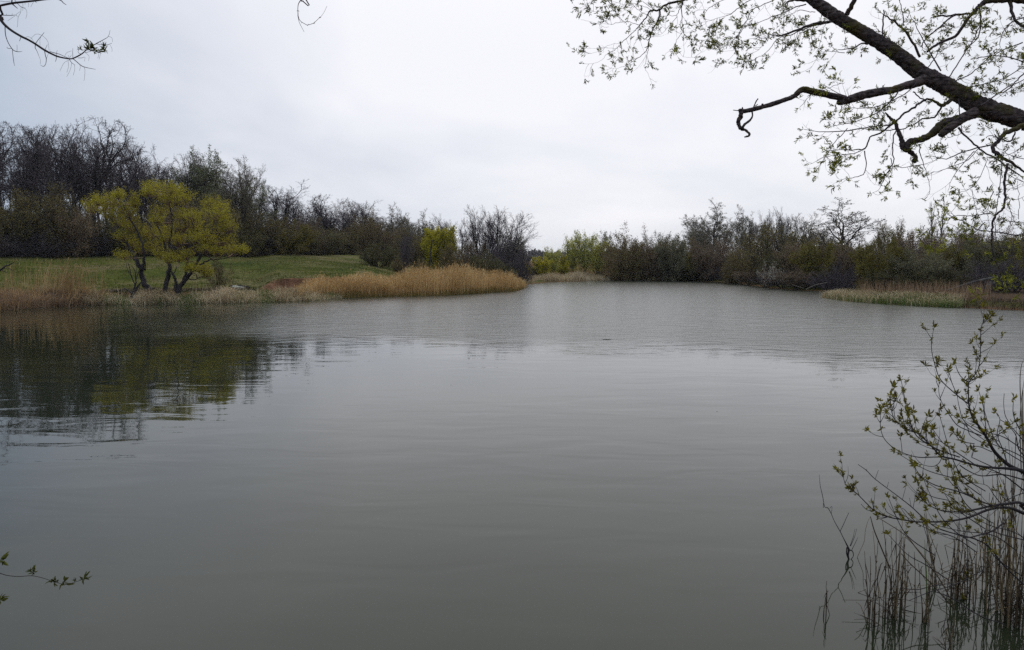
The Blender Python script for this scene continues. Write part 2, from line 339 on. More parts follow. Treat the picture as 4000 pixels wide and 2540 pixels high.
# the water sheet is cut a little wider than the shoreline, so the banks rise through it
xs = np.linspace(-75, 75, 151); ys = np.linspace(0, 130, 131)
XX, YY = np.meshgrid(xs, ys, indexing='ij'); keep = shore_dist(XX, YY) < 3.0
i, j = np.meshgrid(np.arange(150), np.arange(130), indexing='ij'); k = keep[:-1, :-1] | keep[1:, :-1] | keep[:-1, 1:] | keep[1:, 1:]
i, j = i[k], j[k]
q = np.stack([i * 131 + j, (i + 1) * 131 + j, (i + 1) * 131 + j + 1, i * 131 + j + 1], -1)
V = np.stack([XX, YY, np.zeros_like(XX)], -1).reshape(-1, 3); u, inv = np.unique(q, return_inverse=True)
link('water', mesh_from('water', V[u], inv.reshape(-1, 4), smooth=True, mats=[m]), kind='structure')
# ---------------------------------------------------------------- stalks and blades (ribbons, three points each)
rg = np.random.default_rng(7)
def ribbons(base, h, w, lean, curve=0.15, twist=None):
    n = len(base); a = rg.uniform(0, math.pi, n)
    wd = np.stack([np.cos(a), np.sin(a), np.zeros(n)], -1) * (w[:, None] / 2)
    ld = lean; up = np.array([0, 0, 1.0])
    p0 = base; p1 = base + up * (h * 0.55)[:, None] + ld * (h * 0.35)[:, None]
    p2 = base + up * (h * (1 - curve * 0.5))[:, None] + ld * (h * (1.0 + curve))[:, None]
    V = np.stack([p0 - wd, p0 + wd, p1 + wd * 0.85, p1 - wd * 0.85, p2 + wd * 0.25, p2 - wd * 0.25], 1)
    o = np.arange(n)[:, None] * 6
    Q = np.concatenate([o + np.array([[0, 1, 2, 3]]), o + np.array([[3, 2, 4, 5]])], 0)
    return V.reshape(-1, 3), Q
def plumes(base, h, lean, L=0.16, W=0.03, curve=0.15):
    n = len(base); up = np.array([0, 0, 1.0])
    tip = base + up * (h * (1 - curve * 0.5))[:, None] + lean * (h * (1 + curve))[:, None]
    a = rg.uniform(0, math.pi, n); wd = np.stack([np.cos(a), np.sin(a), np.zeros(n)], -1) * W
    d = up * 0.75 + lean * 2 + rg.normal(0, 0.15, (n, 3))
    V = np.stack([tip - d * L * 0.4, tip + wd + d * L * 0.2, tip + d * L, tip - wd + d * L * 0.2], 1)
    return V.reshape(-1, 3), np.arange(n * 4).reshape(-1, 4)
def join(*parts):
    Vs, Qs, off = [], [], 0
    for V, Q in parts: Vs.append(V); Qs.append(Q + off); off += len(V)
    return np.concatenate(Vs), np.concatenate(Qs)
def edge_points(n, edge, depth, bias=1.0, wet=0.3):
    """random bases behind a shoreline given in the photograph's pixels"""
    e = np.array(edge, float); px = rg.uniform(e[0, 0], e[-1, 0], n); py = np.interp(px, e[:, 0], e[:, 1])
    r = np.stack([(px - 2000) / F, cp + (1270 - py) / F * sp, -sp + (1270 - py) / F * cp], -1)
    b0 = r * (-CAMZ / r[:, 2:3]); b0[:, 2] = 0
    dd = np.interp(px, e[:, 0], e[:, 2]) if e.shape[1] > 2 else depth
    off = rg.uniform(0, 1, n) ** bias * dd - wet
    u = b0 / np.linalg.norm(b0, axis=1, keepdims=True)
    b = b0 + u * off[:, None]; b[:, 0] += rg.normal(0, 0.15, n)
    b[:, 2] = np.maximum(terrain(b[:, 0], b[:, 1]), -0.25) - 0.03
    return b, px
def lean_(n, mx, my, s): return np.stack([rg.normal(mx, s, n), rg.normal(my, s, n), np.zeros(n)], -1)
def stuff(name, V, Q, mat, label=None, parent=None):
    o = link(name, mesh_from(name, V, Q, mats=[mat]), parent, kind='stuff')
    return o
# the big orange reed bed
E1 = [(1165, 1176, 3), (1250, 1165, 4), (1400, 1161, 4.6), (1530, 1158, 5), (1660, 1156, 9), (1720, 1155, 11), (1850, 1148, 10), (2010, 1138, 6), (2050, 1124, 4)]
bb, px = edge_points(12000, E1, 8, 0.9)
hh = np.interp(px, [1130, 1200, 1250, 1400, 1550, 1640, 1700, 1800, 1900, 1980, 2020, 2060], [0.6, 1.0, 1.3, 1.4, 1.5, 1.9, 2.1, 2.05, 1.85, 1.55, 1.15, 0.5]) * (0.52 + 0.55 * rg.uniform(0, 1, len(px)) ** 0.6) * (1 + 0.09 * np.sin(px / 31.0) + 0.07 * np.sin(px / 9.0) + 0.08 * wob(bb[:, 0], bb[:, 1], 1.4))
tall = rg.uniform(0, 1, len(px)) < 0.08; hh[tall] *= rg.uniform(1.1, 1.35, tall.sum())
ln = lean_(len(px), 0.05, 0, 0.07)
v1 = ribbons(bb, hh, rg.uniform(0.012, 0.026, len(px)), ln)
k = rg.uniform(0, 1, len(px)) < 0.45
v2 = plumes(bb[k], hh[k], ln[k], 0.2, 0.022)
b3 = np.repeat(bb[::2], 1, 0); b3 = b3 + np.stack([np.zeros(len(b3)), np.zeros(len(b3)), rg.uniform(0.2, 0.75, len(b3)) * hh[::2]], -1) + ln[::2] * 0.4 * hh[::2][:, None]
v3 = ribbons(b3, rg.uniform(0.25, 0.5, len(b3)), rg.uniform(0.015, 0.03, len(b3)), lean_(len(b3), 0.3, 0, 0.5), 0.4)
stuff('reeds', *join(v1, v2, v3), M['reed_orange'])
bb, px = edge_points(5200, [(x, y + 1, 2.2) for x, y, _ in E1], 2.0, 1.4, 0.1)
gk = 0.5 + 0.5 * np.sin(px / 70.0)
stuff('green_reed_shoots', *ribbons(bb, rg.uniform(0.3, 0.75, len(px)) * (0.6 + 0.4 * gk), rg.uniform(0.02, 0.035, len(px)), lean_(len(px), 0, 0, 0.12)), plant_mat('reed_shoot', [(0.13, 0.1, 0.02), (0.19, 0.14, 0.035), (0.28, 0.18, 0.06)], objvar=0.0))
# pale rushes along the meadow's edge
E2 = [(330, 1192, 2.5), (520, 1190, 2.8), (700, 1188, 2.8), (950, 1183, 3.2), (1200, 1176, 3.2), (1330, 1164, 1.5)]
bb, px = edge_points(15000, E2, 3, 0.9)
hh = rg.uniform(0.35, 1.0, len(px)) * (0.85 + 0.25 * np.sin(px / 43.0) + 0.15 * np.sin(px / 17.0))
stuff('rushes', *ribbons(bb, hh, rg.uniform(0.02, 0.045, len(px)), lean_(len(px), 0.02, -0.05, 0.28), 0.5), M['reed_pale'])
bb, px = edge_points(6000, E2, 3, 1.2); k = np.sin(px / 50.0) + np.sin(px / 23.0) + rg.normal(0, 0.8, len(px)) > 0.0; bb = bb[k]
stuff('green_rush_blades', *ribbons(bb, rg.uniform(0.3, 0.7, len(bb)), rg.uniform(0.02, 0.04, len(bb)), lean_(len(bb), 0, 0, 0.12)), M['blade_green'])
bb, px = edge_points(90, E2, 3, 0.7)
stuff('rush_stalks', *ribbons(bb, rg.uniform(0.9, 1.5, len(bb)), rg.uniform(0.02, 0.03, len(bb)), lean_(len(bb), 0, 0, 0.1)), M['reed_pale'])
# brown reeds at the left
E3 = [(-260, 1220, 6), (0, 1213, 5.5), (100, 1206, 4.5), (200, 1198, 4), (350, 1192, 3.4), (430, 1191, 1.5)]
bb, px = edge_points(15000, E3, 5, 0.85)
hh = np.interp(px, [-260, 0, 130, 330, 430], [1.25, 1.2, 1.1, 0.95, 0.5]) * rg.uniform(0.45, 1.0, len(px)) * (1 + 0.12 * np.sin(px / 26.0))
v1 = ribbons(bb, hh, rg.uniform(0.012, 0.03, len(px)), lean_(len(px), 0.05, 0, 0.3), 0.4)
stuff('brown_reeds', *v1, M['reed_brown'])
bb, px = edge_points(2600, E3, 4, 0.8); k = rg.uniform(0, 1, len(px)) < np.interp(px, [-260, 60, 200, 430], [1, 1, 0.5, 0.1]); bb = bb[k]
stuff('orange_reed_blades', *ribbons(bb, rg.uniform(0.5, 1.25, len(bb)), rg.uniform(0.015, 0.03, len(bb)), lean_(len(bb), 0.1, 0, 0.2)), M['reed_orange'])
bb, px = edge_points(1000, [(-260, 1205, 3), (60, 1200, 3), (200, 1192, 3), (420, 1186, 2.4)], 3, 0.8)
pk = np.exp(-((px - 240) / 75.0) ** 2); k = rg.uniform(0, 1, len(px)) < 0.2 + 0.8 * pk; bb, px, pk = bb[k], px[k], pk[k]
hh = rg.uniform(1.3, 2.9, len(px)); ln = lean_(len(px), 0, 0, 0.06); ln[:, 0] += pk * 0.3 * rg.uniform(0.2, 1.2, len(px))
stuff('tall_reed_stalks', *join(ribbons(bb, hh, rg.uniform(0.026, 0.042, len(px)), ln, 0.05), plumes(bb[::3], hh[::3], ln[::3], 0.2, 0.03, 0.05)), M['reed_tan'])
# far strip
E4 = [(2045, 1112, 5), (2100, 1103, 6), (2300, 1098, 7), (2480, 1093, 4)]
bb, px = edge_points(9000, E4, 5, 0.9)
hh = rg.uniform(0.35, 0.95, len(px)) * (1 + 0.25 * np.sin(px / 21.0)) + 0.7 * np.exp(-((px - 2240) / 30.0) ** 2) * rg.uniform(0, 1, len(px))
stuff('far_rushes', *ribbons(bb, hh, rg.uniform(0.03, 0.05, len(px)), lean_(len(px), 0, 0, 0.2), 0.3), M['reed_pale'])
# reddish reeds in the far gap
n = 9000; px = rg.uniform(2010, 2480, n); dd = rg.uniform(116, 150, n)
bb = np.stack([(px - 2000) / F * dd, dd, np.zeros(n)], -1); bb[:, 2] = terrain(bb[:, 0], bb[:, 1])
stuff('far_field_reeds', *ribbons(bb, rg.uniform(0.8, 2.1, n), rg.uniform(0.04, 0.07, n), lean_(n, 0, 0, 0.15)), M['reed_tan'])
# right-hand spit
E5 = [(3225, 1165, 4), (3300, 1176, 5), (3450, 1188, 5), (3650, 1199, 4), (3760, 1203, 2)]
bb, px = edge_points(7000, [(3218, 1163, 3.5), (3300, 1175, 4.5), (3400, 1184, 3.5), (3600, 1196, 3.5), (3750, 1202, 3)], 3, 0.8)
k = rg.uniform(0, 1, len(px)) < np.interp(px, [3218, 3340, 3450, 3750], [1, 0.8, 0.45, 0.5]); bb, px = bb[k], px[k]
stuff('spit_rushes', *ribbons(bb, rg.uniform(0.35, 0.85, len(px)), rg.uniform(0.015, 0.035, len(px)), lean_(len(px), 0.02, 0, 0.22), 0.5), M['reed_pale'])
bb, px = edge_points(8500, E5, 1.6, 1.0); k = rg.uniform(0, 1, len(px)) < np.interp(px, [3225, 3330, 3420, 3700, 3760], [0.25, 0.5, 1, 0.9, 0.2]); bb, px = bb[k], px[k]
u = bb[:, :2] / np.linalg.norm(bb[:, :2], axis=1, keepdims=True); 
stuff('spit_green_blades', *ribbons(bb, rg.uniform(0.25, 0.6, len(px)), rg.uniform(0.015, 0.03, len(px)), lean_(len(px), 0, 0, 0.1)), M['blade_green'])
bb, px = edge_points(1500, [(3350, 1176, 4), (3500, 1184, 5), (3700, 1192, 5), (3870, 1200, 5)], 4, 0.9)
stuff('spit_brown_reeds', *ribbons(bb, rg.uniform(0.6, 1.45, len(px)), rg.uniform(0.012, 0.022, len(px)), lean_(len(px), 0, 0, 0.1)), M['reed_brown'])
bb, px = edge_points(1800, [(3700, 1203, 3), (3850, 1207, 3), (4000, 1214, 3), (4200, 1220, 3)], 3, 0.9)
stuff('bank_dead_grass', *ribbons(bb, rg.uniform(0.15, 0.6, len(px)), rg.uniform(0.012, 0.025, len(px)), lean_(len(px), 0, 0, 0.35), 0.5), M['bank_grass'])
# meadow grass
n = 110000; px = rg.uniform(-250, 1750, n); dd = 46 + 62 * rg.uniform(0, 1, n) ** 1.2
bb = np.stack([(px - 2000) / F * dd, dd, np.zeros(n)], -1); s_ = shore_dist(bb[:, 0], bb[:, 1])
fd = np.interp(px, [-600, 0, 700, 1000, 1400, 1700], [78, 83, 103, 121, 154, 160])
k = (s_ > 1.5) & (dd < fd) & ~((px > 1000) & (px < 1750) & (s_ > 1.5) & (s_ < 5.6)); bb = bb[k]; bb[:, 2] = terrain(bb[:, 0], bb[:, 1]) - 0.02
hh = rg.uniform(0.05, 0.15, len(bb)) * (1 + 0.6 * wob(bb[:, 0], bb[:, 1], 0.5))
stuff('meadow_grass', *ribbons(bb, hh, rg.uniform(0.02, 0.06, len(bb)), lean_(len(bb), 0, 0, 0.4)), M['grass'])
# overhanging dead grass and roots on the lip of the earth bank
n = 3500; px = rg.uniform(1040, 1760, n); dd = rg.uniform(58, 86, n); bb = np.stack([(px - 2000) / F * dd, dd, np.zeros(n)], -1)
s_ = shore_dist(bb[:, 0], bb[:, 1]) - 0.7 * wob(bb[:, 0], bb[:, 1], 0.35, 2.0); k = (s_ > 4.9) & (s_ < 6.2); bb = bb[k]; bb[:, 2] = terrain(bb[:, 0], bb[:, 1]) - 0.03
stuff('bank_roots', *ribbons(bb, rg.uniform(0.1, 0.3, len(bb)), rg.uniform(0.02, 0.04, len(bb)), lean_(len(bb), 0, -0.9, 0.4), 0.5), M['twig_dark'])
# litter and bank clutter under the willows
bb, px = edge_points(2600, [(380, 1186, 4), (700, 1182, 4), (1000, 1176, 3)], 4, 0.6, -1.5)
stuff('dead_leaves', *ribbons(bb, rg.uniform(0.05, 0.25, len(bb)), rg.uniform(0.03, 0.08, len(bb)), lean_(len(bb), 0, 0, 0.9)), M['litter'])
# dead brush at the foot of the wood
n = 9000; px = rg.uniform(-200, 1500, n); fd = np.interp(px, [-600, 0, 700, 1000, 1400, 1700], [78, 83, 103, 121, 154, 160]); dd = fd + rg.uniform(-2.5, 5, n)
bb = np.stack([(px - 2000) / F * dd, dd, np.zeros(n)], -1); bb[:, 2] = terrain(bb[:, 0], bb[:, 1]) - 0.03
stuff('wood_edge_undergrowth', *ribbons(bb, rg.uniform(0.15, 0.9, n), rg.uniform(0.02, 0.05, n), lean_(n, 0, 0, 0.4)), M['litter'])
# ---------------------------------------------------------------- tree builder
UP = Vector((0, 0, 1))
def rot_away(d, ang, azi):
    a = d.orthogonal().normalized(); a = Matrix.Rotation(azi, 3, d) @ a
    return (Matrix.Rotation(ang, 3, a) @ d).normalized()
def grow(out, rng, p, d, L, r, lvl, S, tips):
    s = S[lvl]; n = s['seg']; pts = [p.copy()]; rad = [r]; dirs = [d.copy()]; step = L / n; w = s['wig']; tr = s['trop']; te = s['taper']
    for k in range(n):
        d = (d + Vector((rng.gauss(0, w), rng.gauss(0, w), rng.gauss(0, w))) + UP * tr)
        d.normalize(); p = p + d * step
        pts.append(p); rad.append(r * (1 - (1 - te) * (k + 1) / n)); dirs.append(d.copy())
    out[s['part']].add(pts, rad, s['sides'])
    if lvl + 1 < len(S):
        nc = s['kids']; azi = rng.uniform(0, 6.28); s0 = s['s0']
        for k in range(nc):
            t = s0 + (1 - s0) * (k + rng.random()) / nc
            f = t * n; i = min(int(f), n - 1); f -= i
            q = pts[i].lerp(pts[i + 1], f); azi += 2.4 + rng.uniform(-0.5, 0.5)
            a = R(rng.uniform(*s['ang'])) * (1.15 - 0.35 * t)
            dd = rot_away(dirs[i], a, azi)
            Lc = L * s['ratio'] * (1 - s.get('short', 0.5) * t) * rng.uniform(0.75, 1.2)
            rc = min((rad[i] * (1 - f) + rad[i + 1] * f) * 0.75, r * s.get('rr', 0.45) * rng.uniform(0.8, 1.1))
            grow(out, rng, q, dd, Lc, max(rc, S[lvl + 1].get('rmin', 0.0)), lvl + 1, S, tips)
    if lvl >= len(S) - 2: tips.append((pts, lvl))
def leaf_cloud(rng, tips, per, size, spread, thin=0.42, droop=0.0, lvlmin=0, keep=1.0):
    """leaf-sized faces along the twigs"""
    nr_ = np.random.default_rng(rng.randrange(1 << 30)); cs = []
    for pts, lv in tips:
        if keep < 1 and rng.random() > keep: continue
        for _ in range(per):
            i = rng.randrange(1, len(pts)); cs.append(tuple(pts[i - 1].lerp(pts[i], rng.random())))
    c = np.array(cs) + nr_.normal(0, spread, (len(cs), 3)); n = len(c)
    d = nr_.normal(0, 1, (n, 3)); d[:, 2] += droop; d /= np.linalg.norm(d, axis=1, keepdims=True)
    s = np.cross(d, nr_.normal(0, 1, (n, 3))); s /= np.linalg.norm(s, axis=1, keepdims=True)
    L = nr_.uniform(0.6, 1.2, (n, 1)) * size
    V = np.stack([c, c + d * L * 0.5 + s * L * thin, c + d * L, c + d * L * 0.5 - s * L * thin], 1).reshape(-1, 3)
    return V, np.arange(n * 4).reshape(-1, 4)
class Proto:
    """one plant model: an Empty with its parts; further plants are copies of it"""
    def __init__(s, name, parts, h, w):
        s.name, s.parts, s.h, s.w, s.used = name, parts, h, w, 0
    def place(s, loc, H, W, rot, label, cat, group=None, name=None):
        e = bpy.data.objects.new(name or s.name, None); COL.objects.link(e)
        e.location = loc; e.rotation_euler = (0, 0, rot); sx = W / s.w; e.scale = (sx, sx, H / s.h)
        e['label'] = label; e['category'] = cat
        if group: e['group'] = group
        if s.used == 0:
            s.first = [link(n_, me_, e) for n_, me_ in s.parts]
        else:
            for f in s.first:
                o = f.copy(); COL.objects.link(o); o.parent = e
        s.used += 1
        return e
def make_plant(name, seed, S, stems, bark, twig, leaf=None, lf=None, trunk_r=0.16, H=10.0):
    rng = random.Random(seed); out = {'trunk': Tubes(), 'crown': Tubes()}; tips = []
    for (ox, oy, dx_, dy_, Ls, rs) in stems:
        grow(out, rng, Vector((ox, oy, -0.3)), Vector((dx_, dy_, 1)).normalized(), H * Ls, trunk_r * rs, 0, S, tips)
    parts = []
    V0, Q0 = out['trunk'].arrays(); V1, Q1 = out['crown'].arrays()
    top = np.percentile(V1[:, 2], 99.6)
    wd = np.percentile(V1[:, 0], 98.5) - np.percentile(V1[:, 0], 1.5)
    parts.append(('trunk', mesh_from('trunk', V0, Q0, smooth=True, mats=[bark])))
    parts.append(('crown', mesh_from('crown', V1, Q1, mats=[twig])))
    if leaf is not None:
        V2, Q2 = leaf_cloud(rng, tips, **lf); parts.append(('foliage', mesh_from('foliage', V2, Q2, mats=[leaf])))
    return Proto(name, parts, top, wd)
def spec(k, **o):
    base = {
     'locust': [dict(part='trunk', seg=10, wig=0.07, trop=0.08, taper=0.35, sides=7, kids=11, s0=0.36, ang=(18, 46), ratio=0.5, short=0.32, rr=0.46),
                dict(part='trunk', seg=7, wig=0.24, trop=0.12, taper=0.35, sides=4, kids=7, s0=0.2, ang=(30, 65), ratio=0.5, short=0.4, rr=0.5),
                dict(part='crown', seg=4, wig=0.28, trop=0.08, taper=0.4, sides=3, kids=6, s0=0.2, ang=(30, 70), ratio=0.55, rr=0.6, rmin=0.019),
                dict(part='crown', seg=3, wig=0.3, trop=0.03, taper=0.5, sides=3, kids=4, s0=0.2, ang=(35, 75), ratio=0.6, rr=0.7, rmin=0.0125),
                dict(part='crown', seg=2, wig=0.3, trop=0, taper=0.5, sides=3, rmin=0.0095)],
     'fan': [dict(part='trunk', seg=8, wig=0.04, trop=0.1, taper=0.3, sides=7, kids=11, s0=0.22, ang=(18, 38), ratio=0.62, short=0.35, rr=0.4),
                dict(part='trunk', seg=6, wig=0.1, trop=0.06, taper=0.35, sides=4, kids=7, s0=0.25, ang=(18, 40), ratio=0.5, short=0.3, rr=0.5),
                dict(part='crown', seg=4, wig=0.14, trop=0.05, taper=0.4, sides=3, kids=6, s0=0.2, ang=(20, 45), ratio=0.55, rr=0.6, rmin=0.016),
                dict(part='crown', seg=3, wig=0.18, trop=0.03, taper=0.5, sides=3, kids=5, s0=0.2, ang=(25, 50), ratio=0.65, rr=0.7, rmin=0.011),
                dict(part='crown', seg=2, wig=0.2, trop=0, taper=0.5, sides=3, rmin=0.007)],
     'round': [dict(part='trunk', seg=7, wig=0.06, trop=0.05, taper=0.35, sides=7, kids=10, s0=0.3, ang=(25, 60), ratio=0.6, short=0.3, rr=0.5),
                dict(part='trunk', seg=7, wig=0.16, trop=0.1, taper=0.3, sides=4, kids=8, s0=0.25, ang=(30, 60), ratio=0.48, short=0.3, rr=0.5),
                dict(part='crown', seg=4, wig=0.22, trop=0.06, taper=0.4, sides=3, kids=6, s0=0.2, ang=(30, 65), ratio=0.55, rr=0.6, rmin=0.016),
                dict(part='crown', seg=3, wig=0.26, trop=0.03, taper=0.5, sides=3, kids=7, s0=0.2, ang=(30, 65), ratio=0.6, rr=0.7, rmin=0.014),
                dict(part='crown', seg=2, wig=0.25, trop=0, taper=0.5, sides=3, rmin=0.01)],
     'bush': [dict(part='trunk', seg=7, wig=0.1, trop=0.03, taper=0.3, sides=5, kids=10, s0=0.15, ang=(22, 60), ratio=0.46, short=0.12, rr=0.45),
                dict(part='crown', seg=5, wig=0.18, trop=0.05, taper=0.35, sides=3, kids=7, s0=0.15, ang=(25, 60), ratio=0.5, rr=0.55, rmin=0.012),
                dict(part='crown', seg=3, wig=0.22, trop=0.03, taper=0.4, sides=3, kids=8, s0=0.15, ang=(25, 65), ratio=0.6, rr=0.6, rmin=0.009),
                dict(part='crown', seg=2, wig=0.2, trop=0, taper=0.5, sides=3, rmin=0.006)],
     'poplar': [dict(part='trunk', seg=10, wig=0.02, trop=0.1, taper=0.15, sides=5, kids=34, s0=0.1, ang=(14, 26), ratio=0.26, short=0.55, rr=0.3),
                dict(part='crown', seg=4, wig=0.06, trop=0.12, taper=0.4, sides=3, kids=6, s0=0.2, ang=(14, 28), ratio=0.5, rr=0.5, rmin=0.02),
                dict(part='crown', seg=3, wig=0.1, trop=0.1, taper=0.5, sides=3, rmin=0.015)],
    }[k]
    return base
def fan_stems(n, seed, tilt=0.55, spread=0.5, lo=0.75, hi=1.0):
    g = random.Random(seed); L = []
    for k in range(n):
        a = k * 2.4 + g.uniform(-0.4, 0.4); t = tilt * math.sqrt((k + 0.5) / n)
        L.append((math.cos(a) * spread * t, math.sin(a) * spread * t, math.cos(a) * t * 1.3, math.sin(a) * t * 1.3, g.uniform(lo, hi) * (1 - 0.18 * t), g.uniform(0.6, 1.0)))
    return L
one = [(0, 0, 0.02, 0.0, 1.0, 1.0)]
TR = {}
for k in range(5):
    TR['locust%d' % k] = make_plant('bare_tree', 11 + k, spec('locust'), [(0, 0, 0.08 * math.sin(k * 2.1), 0.0, 1.0, 1.0)] + ([(0.3, 0.2, 0.14, 0.1, 0.85, 0.7)] if k % 2 else []), M['bark_dark'], M['twig_dark'], H=9.5, trunk_r=0.17)
for k in range(2):
    TR['budding%d' % k] = make_plant('budding_tree', 31 + k, spec('fan'), one + [(0.3, 0, 0.2, 0.1, 0.8, 0.6)], M['bark_grey'], M['twig_pale'], M['bud_green'], dict(per=2, size=0.12, spread=0.08), H=8.5, trunk_r=0.16)
TR['fan'] = make_plant('bare_tree', 41, spec('fan'), [(0, 0, 0, 0, 0.9, 1), (0.2, 0, 0.22, 0.1, 0.8, 0.7), (-0.2, 0, -0.2, 0.05, 0.8, 0.7)], M['bark_dark'], M['twig_grey'], M['bud_grey'], dict(per=1, size=0.09, spread=0.08), H=8.5)
for k in range(2):
    TR['round%d' % k] = make_plant('bare_tree', 51 + k, spec('round'), [(0, 0, -0.1 + 0.15 * k, 0, 0.66, 1.1), (0.3, 0, 0.42, 0.1, 0.6, 0.8), (-0.2, 0.1, -0.4, -0.2, 0.6, 0.7), (0, 0.2, 0.05, 0.45, 0.55, 0.6)], M['bark_dark'], M['twig_pale'], M['bud_grey'], dict(per=1, size=0.08, spread=0.06), H=10)
TR['upright'] = make_plant('bare_tree', 58, spec('fan'), [(0, 0, 0, 0, 0.9, 1), (0.3, 0, 0.16, 0.1, 0.85, 0.7), (-0.3, 0, -0.24, 0.05, 0.75, 0.7), (0.5, 0, 0.5, 0, 0.6, 0.5)], M['bark_dark'], M['twig_dark'], H=8.5)
TR['poplar'] = make_plant('poplar', 61, spec('poplar'), one, M['bark_grey'], M['twig_grey'], H=12)
M['bud_green2'] = plant_mat('bud_green2', [(0.05, 0.05, 0.018), (0.09, 0.085, 0.028), (0.13, 0.12, 0.04)], trans=0.1, scale=0.25)
BT = [('brown', 'twig_brown', 'bud_brown', 2, 0.1), ('olive', 'twig_brown', 'bud_olive', 2, 0.11), ('green', 'twig_brown', 'bud_green2', 3, 0.11), ('gold', 'twig_brown', 'leaf_golden', 5, 0.11), ('dark', 'twig_dark', None, 0, 0), ('grey', 'twig_grey', 'bud_grey', 3, 0.11), ('haze', 'twig_dark', 'bud_olive', 2, 0.11)]
for nm, tw, lf, per, sz in BT:
    for k in range(2):
        TR[nm + str(k)] = make_plant('bush', 70 + len(TR), spec('bush'), fan_stems(11 + 2 * k, 3 + len(TR), 0.85, 0.6, 0.86, 1.0), M['bark_dark'], M[tw], M[lf] if lf else None, dict(per=per, size=sz, spread=0.12) if lf else None, trunk_r=0.08, H=4.2)
TR['yellow'] = make_plant('willow_bush', 95, spec('bush'), fan_stems(9, 5, 0.5), M['bark_dark'], M['twig_brown'], M['leaf_yellow'], dict(per=8, size=0.14, spread=0.14), trunk_r=0.08, H=4.2)
TR['lime'] = make_plant('small_tree', 96, spec('bush'), fan_stems(4, 9, 0.3), M['bark_dark'], M['twig_grey'], M['leaf_lime'], dict(per=2, size=0.14, spread=0.14), trunk_r=0.08, H=4.6)
TR['limeb'] = make_plant('small_tree', 98, spec('bush'), fan_stems(5, 12, 0.5), M['bark_dark'], M['twig_grey'], M['leaf_yellow'], dict(per=5, size=0.15, spread=0.14), trunk_r=0.08, H=4.6)
TR['blossom'] = make_plant('blossom_shrub', 97, spec('bush'), fan_stems(8, 4, 1.3, 0.3), M['bark_dark'], M['twig_brown'], M['blossom'], dict(per=1, size=0.085, spread=0.08, keep=0.45), trunk_r=0.05, H=3)
TR['sparse'] = make_plant('shrub', 99, spec('bush'), fan_stems(6, 6, 0.45), M['bark_dark'], M['twig_brown'], M['leaf_dark'], dict(per=1, size=0.1, spread=0.1, keep=0.6), trunk_r=0.06, H=3.6)
# the tall open tree with spreading limbs
S_ = spec('round'); S_[0] = dict(S_[0], seg=9, wig=0.04, trop=0.06, s0=0.33, kids=12, ratio=0.54, ang=(36, 64), short=0.42, taper=0.25, rr=0.5); S_[1] = dict(S_[1], kids=7, trop=0.12); S_[3] = dict(S_[3], kids=4)
TR['tall'] = make_plant('bare_tree', 57, S_, [(0, 0, 0.02, 0, 0.9, 1.0)], M['bark_dark'], M['twig_dark'], M['bud_grey'], dict(per=1, size=0.11, spread=0.06), H=9)
rp = random.Random(5)
def put(kind, px, ytop, wpx, d, label, cat=None, group=None, name=None, foot=None, rot=None):
    r = ray(px, 1016); x, y = float(r[0] * d), float(r[1] * d)
    z = tz(x, y) if foot is None else foot
    top = P(px, ytop - (12 if TR[kind].name == 'bare_tree' else 0), d).z
    pr = TR[kind]
    c_ = cat or {'bush': 'bush', 'willow_bush': 'bush', 'blossom_shrub': 'shrub'}.get(pr.name, 'tree')
    return pr.place((x, y, z), max(top - z, 0.5), wpx * d / F, rp.uniform(0, 6.28) if rot is None else rot, label, c_, group, name)
gW = 'bare trees along the front of the wood'
